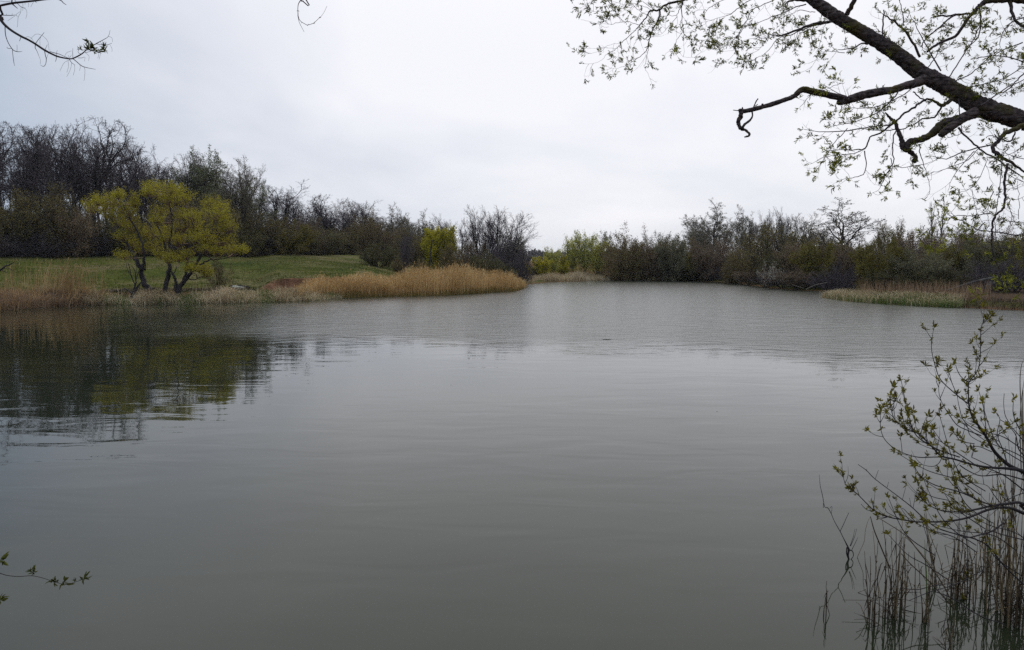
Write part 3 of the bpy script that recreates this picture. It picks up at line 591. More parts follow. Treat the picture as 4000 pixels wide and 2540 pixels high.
FT = [  # kind, px, top y, width px, depth, label
 ('locust3', 5, 440, 190, 84, 'tall dark bare tree at the left end of the wood, crown cut by the frame'),
 ('locust1', 92, 520, 150, 90, 'dark bare tree in the dip of the skyline beside the leftmost tree'),
 ('locust0', 205, 458, 190, 86, 'tallest dark bare tree of the wood, narrow pointed crown'),
 ('locust2', 128, 492, 140, 95, 'slim bare tree just behind the tallest pointed tree'),
 ('locust4', 300, 500, 180, 88, 'dark bare tree with open crooked crown beside the tallest one'),
 ('locust1', 365, 482, 200, 88, 'broad dark bare tree with flat topped crown above the yellow willow'),
 ('locust2', 440, 520, 170, 92, 'dark bare tree whose crown slopes down over the yellow willow'),
 ('locust0', 508, 590, 140, 95, 'dark bare tree behind the notch of the skyline over the willow'),
 ('locust4', 565, 575, 160, 98, 'dark bare tree with even rounded top over the yellow willow'),
 ('locust3', 640, 590, 150, 100, 'dense dark bare tree with knobbly crown next to the pale budding trees'),
 ('locust1', 705, 622, 130, 103, 'bare tree wedged left of the pale budding trees'),
 ('budding0', 775, 592, 170, 104, 'pale green budding tree with twin tops over the wood'),
 ('budding1', 858, 592, 160, 106, 'greyish budding tree beside the twin topped one, tips against the sky'),
 ('fan', 955, 645, 190, 108, 'light grey fan crowned tree with clear dark trunk in the wood'),
 ('budding1', 1035, 705, 110, 114, 'smaller pale tree leaning beside the grey fan crowned tree'),
 ('locust0', 1095, 722, 150, 118, 'very dark round crowned bare tree at the step of the skyline'),
 ('locust2', 1180, 765, 110, 130, 'thin bare tree with sky gap on its left'),
 ('locust3', 1238, 775, 120, 134, 'bare tree with ragged top right of the sky gap'),
 ('locust1', 1300, 775, 110, 138, 'bare tree with twiggy flat top above the olive thicket'),
 ('locust4', 1352, 788, 110, 142, 'slender bare tree between two flat topped ones'),
 ('locust0', 1405, 790, 120, 146, 'bare tree above the tall olive bush'),
 ('locust2', 1462, 795, 120, 150, 'last full sized bare tree before the wood drops to the brown thicket'),
 ('round0', 1535, 820, 120, 152, 'greyish bare tree on the falling end of the wood'),
 ('round1', 1590, 832, 110, 150, 'small bare tree on the last slope of the wood skyline'),
 ('round0', 1655, 845, 120, 140, 'reddish rounded bare tree behind the yellow bush'),
 ('upright', 1740, 855, 110, 128, 'narrow bare tree with a spiky top right of the yellow bush'),
 ('upright', 1875, 822, 130, 104, 'tall twin headed bare tree on the point, its left head'),
 ('upright', 1950, 820, 200, 102, 'tall broad bare tree on the point above the reed bed'),
 ('locust3', 1800, 868, 90, 108, 'crooked thin bare tree left of the tall broad one on the point'),
 ('round1', 2012, 905, 130, 101, 'low spreading bare tree at the right side of the point'),
]
for k, (kind, px, yt, w, d, lab) in enumerate(FT): put(kind, px, yt, w * (1.15 if kind[:3] in ('loc', 'bud') else 1.1), d, lab, group=gW)
# trees deeper in the wood: nothing in the photograph tells these apart
for k in range(74):
    px = -330 + k * 27.5 + rp.uniform(-18, 18)
    d = np.interp(px, [-600, 0, 700, 1000, 1400, 1700], [90, 94, 114, 130, 160, 168]) + rp.uniform(0, 14)
    yt = np.interp(px, [-300, 0, 60, 205, 365, 440, 560, 640, 705, 775, 860, 955, 1035, 1095, 1180, 1460, 1560, 1660, 1720], [450, 470, 545, 495, 510, 555, 600, 605, 640, 620, 620, 670, 725, 745, 800, 812, 845, 875, 890]) + (rp.uniform(-6, 24) if k % 2 else rp.uniform(30, 90))
    put('locust%d' % (k % 5), px, yt, rp.uniform(150, 200) * 95 / d, d, 'dark bare tree deep in the wood behind its front row', group='bare trees deep in the wood')
# understorey bushes along the wood's edge
UB = [('brown0', -60, 800, 220, 82, 'brown thicket cut by the left edge of the picture'), ('haze1', 70, 770, 230, 82, 'reddish brown bush under the leftmost tall trees'),
 ('haze0', 190, 730, 230, 83, 'tall brownish thicket with a green haze left of the yellow willow'), ('brown0', 300, 790, 220, 84, 'dark brown bush between thicket and yellow willow'),
 ('dark0', 30, 880, 200, 80, 'low black twiggy bush on the meadow edge at far left'), ('dark1', 160, 900, 220, 81, 'low dark brambly bush on the meadow edge'),
 ('dark0', 400, 860, 200, 86, 'dark bush seen under the left arm of the yellow willow'), ('green0', 500, 830, 200, 88, 'dull green bush behind the yellow willow trunks'),
 ('dark1', 610, 850, 200, 91, 'dark bush behind the middle of the yellow willow'), ('brown1', 720, 780, 200, 96, 'brown bush behind the right crown of the yellow willow'),
 ('haze1', 830, 770, 200, 99, 'grey olive thicket rising right of the yellow willow'), ('green1', 930, 870, 190, 103, 'dark green bush on the meadow edge near the willow'),
 ('haze0', 1020, 830, 200, 109, 'brownish thicket below the grey fan crowned tree'), ('gold1', 1120, 868, 200, 112, 'olive yellow round bush at the wood edge'),
 ('green0', 1235, 890, 190, 120, 'dark green bush with yellowish top at the wood edge'), ('brown0', 1180, 850, 170, 128, 'brown thicket between two olive bushes'),
 ('haze1', 1310, 900, 170, 132, 'dull thicket left of the tall olive bush'), ('olive1', 1440, 838, 170, 138, 'tall rounded olive bush high on the wood edge'),
 ('brown1', 1370, 860, 150, 145, 'brown bush behind the tall olive one'), ('brown0', 1540, 880, 170, 140, 'purplish brown thicket above the meadow corner'),
 ('green1', 1475, 950, 150, 96, 'dark rounded bush standing alone on the meadow corner'), ('haze0', 1600, 900, 150, 130, 'brown bush behind the thin dark tree'),
 ('yellow', 1712, 895, 130, 102, 'yellow leaved bush behind the leaning post'), ('olive0', 1765, 950, 90, 98, 'ochre bush right of the yellow leaved one'),
 ('haze1', 1650, 930, 120, 104, 'dull bush left of the yellow leaved one'), ('dark0', 1790, 930, 120, 106, 'dark twiggy bush at the root of the point'),
 ('green0', 1890, 985, 140, 88, 'dark green juniper like bush behind the reeds'), ('green1', 1965, 1030, 100, 86, 'low green bush beside the juniper like one'),
 ('dark1', 1990, 915, 150, 94, 'purple black twiggy bush in the middle of the point'), ('dark0', 2045, 960, 110, 92, 'dark drooping bush at the tip of the point'),
 ('brown0', 1850, 930, 130, 102, 'brown bush under the tall twin headed tree'), ('dark1', 1930, 950, 130, 98, 'dark bush at the foot of the tall broad tree'), ('olive1', 1560, 1010, 70, 92, 'small yellowish bush left of the thin dark tree'), ('olive0', 1650, 1010, 60, 86, 'small lime tinged bush at the foot of the leaning post'),
]
for kind, px, yt, w, d, lab in UB: put(kind, px, yt, w, d, lab, group='bushes along the wood edge')
for k in range(34):
    px = -300 + k * 57 + rp.uniform(-15, 15)
    d = np.interp(px, [-600, 0, 700, 1000, 1400, 1700], [84, 88, 108, 124, 152, 158]) + rp.uniform(-2, 6)
    put(['dark0', 'dark1', 'brown1', 'haze0'][k % 4], px, np.interp(px, [-300, 700, 1000, 1700], [800, 850, 870, 905]) + rp.uniform(-30, 30), 190 * 95 / d, d, 'dark undergrowth bush between the trunks inside the wood', group='undergrowth bushes inside the wood')
# the thin dark tree on the meadow corner and the shrub beside the willow
put('upright', 1582, 915, 85, 80, 'thin dark young tree at the right end of the meadow', name='young_tree')
put('sparse', 850, 985, 105, 55, 'slender dark shrub standing right of the yellow willow', name='shrub')
# right bank
RB = [('limeb', 2105, 1005, 95, 106, 'low leaning yellow green bush left in the far gap'), ('lime', 2152, 968, 50, 110, 'slim yellow green tree in the far gap'),
 ('limeb', 2196, 1000, 60, 112, 'small yellowish tree between the two taller lime ones'), ('lime', 2232, 925, 58, 114, 'lime leaved tree left of the brightest one'),
 ('lime', 2278, 906, 62, 113, 'brightest and tallest lime leaved tree by the gap'), ('lime', 2328, 932, 56, 114, 'lime leaved tree right of the brightest one'),
 ('grey0', 2378, 915, 120, 128, 'grey rounded bush behind the big olive brown one'), ('olive1', 2445, 902, 210, 110, 'big dome shaped olive brown bush on the far bank'),
 ('brown1', 2545, 912, 170, 110, 'brown bush with forked dark stems right of the big dome'), ('grey1', 2630, 925, 150, 108, 'dull olive bush on the far bank before the big bare tree'),
 ('grey0', 2590, 915, 120, 122, 'pale twiggy bush on the far skyline'), ('gold0', 2690, 950, 130, 108, 'olive bush below the left side of the big bare tree'),
 ('round0', 2790, 812, 250, 124, 'big pale round crowned bare tree on the right bank skyline'), ('round1', 2722, 868, 110, 120, 'smaller bare tree leaning against the big round one'),
 ('brown0', 2790, 925, 220, 104, 'wide brown bush with leaning dark stems at the water'), ('round1', 2925, 826, 150, 118, 'bare tree with steep crooked limbs right of the big round one'),
 ('upright', 2990, 838, 120, 112, 'dark feathery bare tree before the leaning one'), ('olive0', 2865, 1005, 90, 94, 'small olive bush low on the bank by the water'),
 ('olive1', 2930, 940, 200, 98, 'brown olive bush in the bend of the right bank'), ('upright', 3068, 830, 120, 96, 'dark bare tree leaning left with a ragged tip'),
 ('haze0', 3040, 880, 240, 90, 'tall dark brown bush over the white blossom'), ('fan', 3125, 850, 150, 90, 'fan shaped bare tree with dark stem beside the ragged one'),
 ('green1', 3080, 960, 200, 84, 'dark green bush right of the white blossom'), ('brown1', 3160, 920, 200, 80, 'reddish brown bush under the fan shaped tree'),
 ('grey0', 3205, 895, 110, 96, 'pale twiggy bush between fan shaped and tall open tree'), ('gold1', 3230, 945, 210, 76, 'olive brown bush left of the tall open tree'),
 ('tall', 3318, 785, 250, 80, 'tall open bare tree with wide spreading limbs against the sky'), ('brown0', 3330, 945, 180, 72, 'brown bush at the foot of the tall open tree'),
 ('dark0', 3280, 1010, 200, 68, 'low dark bush by the shaded inlet'), ('gold0', 3445, 912, 165, 62, 'yellow olive bush standing behind the reed spit'),
 ('haze1', 3465, 872, 110, 84, 'small pointed bush showing above the yellow olive one'), ('brown0', 3555, 885, 190, 74, 'purplish brown thicket right of the yellow olive bush'),
 ('poplar', 3638, 790, 44, 168, 'slim bare poplar, left of a distant pair'), ('poplar', 3672, 785, 44, 165, 'slim bare poplar, right of a distant pair'),
 ('grey1', 3585, 980, 210, 60, 'grey green budding bush behind the middle of the spit'), ('brown1', 3670, 885, 190, 72, 'brown thicket beneath the distant poplars'),
 ('gold1', 3730, 950, 180, 64, 'olive tinted bush right of the grey green one'), ('brown0', 3790, 880, 200, 72, 'brown thicket behind the hanging willow twigs'),
 ('grey1', 3850, 930, 200, 62, 'pale olive bush behind the lowest willow twigs'), ('brown1', 3900, 878, 200, 70, 'brown thicket near the right edge of the skyline'),
 ('gold0', 3980, 900, 200, 62, 'olive bush cut by the right edge of the picture'), ('dark1', 3860, 1010, 220, 56, 'black shaded bush behind the fallen trunk'),
 ('dark0', 3960, 980, 220, 55, 'black shaded bush at the right edge over the bank'), ('haze0', 4080, 900, 240, 62, 'thicket continuing beyond the right edge'),
 ('green0', 3480, 1040, 160, 60, 'low dark green bush at the shaded waterline behind the spit'), ('green1', 3690, 1040, 200, 58, 'low green bush behind the brown reeds of the spit'),
]
for kind, px, yt, w, d, lab in RB: put(kind, px, yt, w, d, lab, group='trees and bushes on the right bank')
put('blossom', 3012, 1022, 80, 77.5, 'small shrub full of white blossom low on the right bank', foot=0.6)
for k in range(40):
    px = 2340 + k * 46 + rp.uniform(-12, 12)
    d = np.interp(px, [2340, 2480, 2900, 3150, 3400, 4100], [118, 118, 102, 84, 70, 64]) + rp.uniform(-4, 12)
    put(['dark0', 'brown0', 'dark1', 'haze1', 'brown1'][k % 5], px, np.interp(px, [2340, 3000, 3400, 4100], [985, 975, 975, 960]) + rp.uniform(-25, 30), 170 * 90 / d, d, 'dark thicket bush inside the right bank growth', group='thicket bushes inside the right bank growth')
# low dark brush that overhangs the water on the right bank
LBp = [(2520, 1093), (2600, 1096), (2690, 1098), (2770, 1101), (2850, 1106), (2930, 1115), (2995, 1125), (3060, 1130), (3125, 1135), (3190, 1137), (3260, 1139)]
for k, (px, py) in enumerate(LBp):
    gpt = G(px, py); d = gpt.y * cp + 1.5
    put(['dark0', 'dark1', 'brown1'][k % 3], px, py - rp.uniform(60, 95), 110 * 90 / d, d, 'low dark brush overhanging the water of the right bank, %s from the left' % ('first second third fourth fifth sixth seventh eighth ninth tenth last'.split()[k]), group='brush overhanging the right bank waterline', foot=0.15)
# distant wood strip on the horizon, and land beyond
n = 5200; rg2 = np.random.default_rng(3)
T_ = Tubes(); V_, Q_ = [], []
px = rg2.uniform(1900, 2700, n); d_ = rg2.uniform(700, 760, n); xx = (px - 2000) / F * d_
hh = 9.5 + 1.2 * np.sin(xx / 9.0) + 0.8 * np.sin(xx / 3.1) + rg2.normal(0, 0.7, n)
zt = rg2.uniform(0.15, 1.0, n) * hh; c_ = np.stack([xx, d_, 1.5 + zt], -1)
dv = rg2.normal(0, 1, (n, 3)); dv /= np.linalg.norm(dv, axis=1, keepdims=True); sv = np.cross(dv, rg2.normal(0, 1, (n, 3))); sv /= np.linalg.norm(sv, axis=1, keepdims=True)
Vd = np.stack([c_ - dv * 1.6, c_ + sv * 1.0, c_ + dv * 1.6, c_ - sv * 1.0], 1).reshape(-1, 3)
stuff('distant_woods', Vd, np.arange(n * 4).reshape(-1, 4), M['twig_grey'])
# ---------------------------------------------------------------- the yellow willows on the meadow's edge
def lp(rngd, base, pts, off, sc_, d0, jit=0.0):
    """traced line: points (x, y, width) read in an enlarged crop -> places at depth d0"""
    out, rad = [], []
    for k, (x, y, w) in enumerate(pts):
        px, py = off[0] + x * sc_, off[1] + y * sc_
        d = d0 + jit * k
        out.append(P(px, py, d)); rad.append(max(w * sc_ * d / F / 2, 0.0008))
    return out, rad
def traced(T, pts, off, sc_, d0, jit=0.0, n=4, sides=6, wob_=0.0, rng=None):
    o, r = lp(None, None, pts, off, sc_, d0, jit)
    rr_ = smooth_path([(*p, q) for p, q in zip(o, r)], n)
    P_ = [Vector(v[:3]) for v in rr_]; R_ = [max(v[3], 0.0006) for v in rr_]
    if wob_ and rng:
        for k in range(1, len(P_) - 1): P_[k] += Vector((rng.gauss(0, wob_), rng.gauss(0, wob_), rng.gauss(0, wob_)))
    T.add(P_, R_, sides)
    return P_, R_
O1, K1 = (0, 400), 0.5559
WD = 52.5
willows = [
 ('left', [[(1075, 1372, 50), (1050, 1330, 44), (1010, 1270, 38), (990, 1200, 34), (975, 1140, 30), (940, 1080, 26), (900, 1000, 20), (850, 910, 16), (790, 820, 12), (720, 760, 6)],
           [(985, 1185, 26), (1005, 1140, 22), (1015, 1080, 18), (1000, 1000, 14), (960, 900, 12), (900, 800, 9), (870, 720, 5)],
           [(900, 1000, 12), (870, 980, 9), (830, 960, 5)], [(1000, 1150, 12), (1020, 1180, 9), (1022, 1120, 5)]],
          [(650, 750, 60, 55), (690, 700, 60, 45), (740, 745, 70, 60), (800, 700, 75, 60), (830, 660, 45, 30), (860, 740, 70, 60), (910, 790, 60, 60), (780, 800, 60, 45), (850, 850, 70, 50), (930, 880, 60, 50), (870, 950, 65, 40), (930, 1000, 60, 40), (870, 1085, 60, 28), (1010, 1040, 50, 40), (950, 700, 30, 60)]),
 ('middle', [[(1162, 1372, 36), (1160, 1320, 33), (1172, 1250, 32), (1190, 1190, 30), (1186, 1140, 22), (1170, 1060, 18), (1150, 960, 14), (1100, 860, 9), (1070, 780, 6)],
             [(1190, 1185, 18), (1200, 1100, 16), (1190, 1000, 13), (1210, 880, 12), (1200, 760, 9), (1180, 660, 5)], [(1186, 1150, 10), (1150, 1100, 8), (1120, 1060, 5)]],
            [(1060, 600, 60, 45), (1120, 640, 75, 60), (1040, 640, 35, 40), (1200, 620, 60, 45), (1180, 690, 60, 50), (1130, 760, 70, 60), (1100, 830, 50, 40), (1150, 910, 60, 40), (1050, 930, 55, 60), (1170, 960, 55, 45), (1100, 1010, 70, 45), (1130, 1080, 50, 40), (1190, 1110, 40, 40)]),
 ('right', [[(1245, 1368, 44), (1262, 1300, 36), (1290, 1262, 30), (1330, 1215, 26), (1365, 1160, 22), (1400, 1100, 18), (1440, 1000, 14), (1490, 900, 11), (1520, 800, 8), (1510, 730, 5)],
            [(1235, 1368, 26), (1232, 1300, 22), (1236, 1260, 20), (1222, 1225, 18), (1205, 1190, 12)],
            [(1290, 1262, 22), (1305, 1190, 20), (1322, 1110, 17), (1330, 1020, 14), (1310, 900, 11), (1290, 780, 9), (1270, 680, 5)],
            [(1330, 1010, 12), (1360, 920, 9), (1345, 820, 6)], [(1400, 1140, 12), (1450, 1118, 10), (1520, 1108, 7), (1600, 1090, 4)],
            [(1440, 1000, 9), (1540, 950, 7), (1620, 900, 4)], [(1250, 1290, 10), (1225, 1220, 8), (1240, 1160, 5)], [(1310, 1240, 9), (1370, 1245, 6), (1400, 1230, 4)]],
           [(1260, 630, 55, 40), (1310, 680, 60, 50), (1240, 700, 50, 50), (1290, 800, 75, 50), (1360, 800, 60, 50), (1380, 870, 65, 60), (1290, 880, 70, 60), (1480, 720, 60, 45), (1540, 740, 60, 60), (1500, 800, 80, 60), (1570, 820, 60, 60), (1520, 890, 80, 60), (1610, 890, 50, 50),
            (1440, 960, 70, 50), (1560, 980, 80, 45), (1640, 1035, 80, 32), (1700, 1045, 40, 22), (1380, 960, 55, 50), (1450, 1040, 60, 35), (1250, 980, 50, 50), (1260, 1100, 55, 40), (1310, 1090, 45, 45), (1400, 1170, 70, 45), (1455, 1205, 40, 35), (1340, 1170, 45, 30), (1540, 1060, 70, 30)]),
]
labs = {'left': 'yellow green willow whose single trunk leans left, leftmost of the three', 'middle': 'yellow green willow with one upright trunk between the two others',
        'right': 'broad yellow green willow on forked trunks, rightmost of the three'}
wr = random.Random(21)
for nm, limbs, lobes in willows:
    T = Tubes(); TT = Tubes(); tips = []; base = None; sk = []
    for k, l in enumerate(limbs):
        dd = WD + (0 if k == 0 else wr.uniform(-0.1, 0.1))
        Pp, Rr = traced(T, l, O1, K1, dd, jit=wr.uniform(-0.12, 0.12) * (1 if k else 0), n=4, sides=7, wob_=0.03, rng=wr)
        if base is None: base = Pp[0].copy()
        sk += Pp
    base.z = tz(base.x, base.y) - 0.05
    for (cx, cy, rx, ry) in lobes:
        dd = WD + wr.uniform(-1.6, 1.6)
        c = P(O1[0] + cx * K1, O1[1] + cy * K1, dd); rx_, rz_ = rx * K1 * dd / F, ry * K1 * dd / F
        near = min(sk, key=lambda q: (q - c).length + (2.0 if q.z > c.z else 0))
        mid = near.lerp(c, 0.6) + Vector((wr.gauss(0, 0.1), wr.gauss(0, 0.1), -0.1))
        root = c + Vector((0, 0, -rz_ * 0.7))
        TT.add([near, mid, root, c], [0.045, 0.035, 0.028, 0.015], 4)
        for t in range(34):
            a = wr.uniform(0, 6.28); u = math.sqrt(wr.random()); el = wr.uniform(-0.5, 1.0)
            e = c + Vector((math.cos(a) * rx_ * 1.12 * u, math.sin(a) * rx_ * 1.12 * u, rz_ * 1.15 * el * math.sqrt(max(0, 1 - u * u * 0.75))))
            s0 = root.lerp(c, wr.uniform(0, 0.8)); m1 = s0.lerp(e, 0.5) + Vector((wr.gauss(0, 0.06), wr.gauss(0, 0.06), -0.05))
            e2 = e + (e - s0).normalized() * 0.14 + Vector((wr.gauss(0, .04), wr.gauss(0, .04), 0.2))
            TT.add([s0, m1, e, e2], [0.014, 0.010, 0.007, 0.004], 3); tips.append(([m1.lerp(e, .55), e, e2], 1))
    V, Q = leaf_cloud(wr, tips, 27, 0.10, 0.07, thin=0.18, droop=0.9)
    e = thing('willow_tree', labs[nm], 'tree', base, 'yellow green willows at the meadow edge')
    link('trunk', T.mesh('trunk', M['bark_dark'], offset=base), e); link('crown', TT.mesh('crown', M['twig_brown'], offset=base), e)
    link('foliage', mesh_from('foliage', V - np.array(base), Q, mats=[M['leaf_yellow']]), e)
# bare scrub below the left willow
T = Tubes(); sr = random.Random(4)
b0 = P(0 + 925 * K1, 400 + 1368 * K1, 51.8)
for l in [[(925, 1375, 30), (945, 1330, 22), (990, 1265, 9)], [(930, 1350, 14), (900, 1320, 10), (870, 1305, 6)], [(930, 1350, 16), (955, 1270, 10), (950, 1200, 7), (925, 1150, 4)], [(950, 1290, 9), (920, 1210, 6), (900, 1130, 4)], [(955, 1270, 8), (962, 1210, 5), (958, 1150, 3)], [(915, 1215, 5), (890, 1150, 3), (880, 1110, 3)]]:
    traced(T, l, O1, K1, 51.8, n=3, sides=5, wob_=0.02, rng=sr)
b0.z = tz(b0.x, b0.y); e = thing('dead_shrub', 'bare dark scrub on a stump just left of the leaning willow trunk', 'shrub', b0)
link('branches', T.mesh('branches', M['bark_dark'], offset=b0), e)
T = Tubes(); b0 = P(-30, 1085, 47); 
for l in [[(-60, 1215, 20), (0, 1180, 14), (60, 1145, 9), (98, 1125, 4)], [(0, 1180, 7), (50, 1165, 5), (90, 1185, 3)], [(10, 1178, 6), (50, 1200, 3)], [(-160, 1250, 26), (-60, 1215, 20)]]:
    traced(T, l, O1, K1, 47, n=3, sides=5, wob_=0.02, rng=sr)
b0 = P(-90, 1110, 47); b0.z = tz(b0.x, b0.y); traced(T, [(-160, 1380, 34), (-165, 1310, 30), (-160, 1250, 26)], O1, K1, 47, n=2, sides=6)
e = thing('dead_tree', 'bare dark branch reaching in from the left edge above the reeds', 'tree', b0); link('branch', T.mesh('branch', M['bark_dark'], offset=b0), e)

# ---------------------------------------------------------------- leaf sprays for the trees close by
def leaf_blade(V, Q3, o, d, n_, L, W, curl=0.15):
    d = Vector(d).normalized(); s = d.cross(Vector(n_)); s = s.normalized() if s.length > 1e-4 else d.orthogonal().normalized(); u = s.cross(d)
    b = len(V); o = Vector(o)
    V += [o, o + d * L * 0.45 + s * W / 2 + u * L * 0.05, o + d * L * 0.5 - u * L * curl * 0.3, o + d * L * 0.45 - s * W / 2 + u * L * 0.05, o + d * L - u * L * curl,
          o + d * L * 0.8 + s * W * 0.3 - u * L * curl * 0.5, o + d * L * 0.8 - s * W * 0.3 - u * L * curl * 0.5]
    Q3 += [(b, b + 2, b + 1), (b, b + 3, b + 2), (b + 1, b + 2, b + 5), (b + 2, b + 3, b + 6), (b + 2, b + 4, b + 5), (b + 2, b + 6, b + 4)]
def spray_mesh(name, seed, nleaf, L, W, stalk, mat, spreadang=(25, 70), tip=True, buds=0):
    g = random.Random(seed); V, T3 = [], []
    for k in range(nleaf):
        t = (k + 0.5) / nleaf; a = R(g.uniform(*spreadang)) * (1 - 0.5 * t * tip); z = g.uniform(0, 6.28)
        d = Vector((math.sin(a) * math.cos(z), math.sin(a) * math.sin(z), math.cos(a)))
        leaf_blade(V, T3, (0, 0, stalk * t * t ** 0.3), d, (g.gauss(0, 1), g.gauss(0, 1), g.gauss(0, 1)), L * g.uniform(0.55, 1.15), W * g.uniform(0.8, 1.2), g.uniform(0.0, 0.5))
    for k in range(buds):
        d = Vector((g.gauss(0, 1), g.gauss(0, 1), g.gauss(-0.8, 0.6))).normalized()
        leaf_blade(V, T3, (0, 0, stalk * g.random()), d, (g.gauss(0, 1), g.gauss(0, 1), 1), L * 0.4, L * 0.14, 0.8)
    return mesh_from(name, [tuple(v) for v in V], None, T3, mats=[mat])
M['leaf_willow'] = plant_mat('leaf_willow', [(0.045, 0.05, 0.015), (0.13, 0.135, 0.022), (0.32, 0.33, 0.04), (0.6, 0.55, 0.06)], trans=0.5, island=0.5, scale=3, objvar=0.4)
M['leaf_shrub'] = plant_mat('leaf_shrub', [(0.05, 0.03, 0.012), (0.1, 0.085, 0.015), (0.2, 0.18, 0.02), (0.32, 0.27, 0.03)], trans=0.4, island=0.4, scale=3, objvar=0.4)
M['catkin'] = plant_mat('catkin', [(0.05, 0.015, 0.015), (0.09, 0.03, 0.025)])
m, nt, b = new_mat('willow_bark')
tc = nt.nodes.new('ShaderNodeNewGeometry')
vo = nt.nodes.new('ShaderNodeTexVoronoi'); vo.feature = 'DISTANCE_TO_EDGE'; vo.inputs['Scale'].default_value = 14
mp = nt.nodes.new('ShaderNodeMapping'); mp.inputs['Rotation'].default_value = (0, R(-35), 0); mp.inputs['Scale'].default_value = (0.3, 1, 1)
nt.links.new(tc.outputs['Position'], mp.inputs[0]); nt.links.new(mp.outputs[0], vo.inputs['Vector'])
no = nt.nodes.new('ShaderNodeTexNoise'); no.inputs['Scale'].default_value = 22; no.inputs['Detail'].default_value = 6; nt.links.new(tc.outputs['Position'], no.inputs['Vector'])
nb = nt.nodes.new('ShaderNodeTexNoise'); nb.inputs['Scale'].default_value = 3; nt.links.new(tc.outputs['Position'], nb.inputs['Vector'])
cr = nt.nodes.new('ShaderNodeValToRGB'); nt.links.new(no.outputs['Fac'], cr.inputs[0]); cr.color_ramp.elements[0].position = .35; cr.color_ramp.elements[0].color = (0.028, 0.021, 0.02, 1); cr.color_ramp.elements[1].position = .7; cr.color_ramp.elements[1].color = (0.11, 0.082, 0.075, 1)
cr2 = nt.nodes.new('ShaderNodeValToRGB'); nt.links.new(nb.outputs['Fac'], cr2.inputs[0]); cr2.color_ramp.elements[0].position = .5; cr2.color_ramp.elements[0].color = (0, 0, 0, 1); cr2.color_ramp.elements[1].position = .68
mxx = nt.nodes.new('ShaderNodeMix'); mxx.data_type = 'RGBA'; nt.links.new(cr2.outputs[0], mxx.inputs['Factor']); nt.links.new(cr.outputs[0], mxx.inputs['A']); mxx.inputs['B'].default_value = (0.07, 0.058, 0.015, 1)
nt.links.new(mxx.outputs['Result'], b.inputs['Base Color']); b.inputs['Roughness'].default_value = 0.95; b.inputs['Specular IOR Level'].default_value = 0.15
mn = nt.nodes.new('ShaderNodeMath'); mn.operation = 'MINIMUM'; nt.links.new(vo.outputs['Distance'], mn.inputs[0]); mn.inputs[1].default_value = 0.25
ad = nt.nodes.new('ShaderNodeMath'); ad.operation = 'MULTIPLY_ADD'; nt.links.new(no.outputs['Fac'], ad.inputs[0]); ad.inputs[1].default_value = 0.25; nt.links.new(mn.outputs[0], ad.inputs[2])
bp = nt.nodes.new('ShaderNodeBump'); bp.inputs['Distance'].default_value = 0.05; nt.links.new(ad.outputs[0], bp.inputs['Height']); nt.links.new(bp.outputs[0], b.inputs['Normal'])
M['willow_bark'] = m
def rough_limb(name, path, parent, origin, mat, sides=20, n=14, amp=0.12, freq=9.0, kinks=0.0, seed=0):
    """a thick limb: a tube whose surface is pushed in and out by noise, so the bark has a broken outline"""
    rng = random.Random(seed)
    pr_ = smooth_path(path, n); A_ = np.array(pr_)
    if kinks: A_[1:-1, :3] += np.random.default_rng(seed).normal(0, kinks, (len(A_) - 2, 3))
    T_ = np.gradient(A_[:, :3], axis=0); T_ /= np.linalg.norm(T_, axis=1, keepdims=True)
    ref = np.array([0, 1.0, 0]); N1 = np.cross(T_, ref); N1 /= np.linalg.norm(N1, axis=1, keepdims=True); N2 = np.cross(T_, N1)
    V = []
    for k in range(len(A_)):
        for j in range(sides):
            a = j * 2 * math.pi / sides; d = N1[k] * math.cos(a) + N2[k] * math.sin(a)
            p = A_[k, :3] + d * A_[k, 3]
            q = Vector(p) * freq
            f = 1 + amp * (mnoise.noise(q) + 0.7 * mnoise.noise(q * 2.7) + 0.5 * mnoise.noise(q * 6.1))
            V.append(A_[k, :3] + d * A_[k, 3] * f)
    L_ = len(A_); V.append(A_[0, :3]); V.append(A_[-1, :3])
    i, j = np.meshgrid(np.arange(L_ - 1), np.arange(sides), indexing='ij')
    Q = np.stack([i * sides + j, i * sides + (j + 1) % sides, (i + 1) * sides + (j + 1) % sides, (i + 1) * sides + j], -1).reshape(-1, 4)
    T3 = [(L_ * sides, (j + 1) % sides, j) for j in range(sides)] + [(L_ * sides + 1, (L_ - 1) * sides + j, (L_ - 1) * sides + (j + 1) % sides) for j in range(sides)]
    return link(name, mesh_from(name, np.array(V) - np.array(origin), Q, T3, smooth=True, mats=[mat]), parent)
def tr4(pts, off, sc_, d0, d1=None):
    o = []
    for k, (x, y, w) in enumerate(pts):
        if w > 60: w = 60 + (w - 60) * 0.66
        d = d0 + ((d1 - d0) * k / (len(pts) - 1) if d1 is not None else 0)
        p = P(off[0] + x * sc_, off[1] + y * sc_, d); o.append((p.x, p.y, p.z, max(w * sc_ * d / F / 2, 0.001)))
    return o
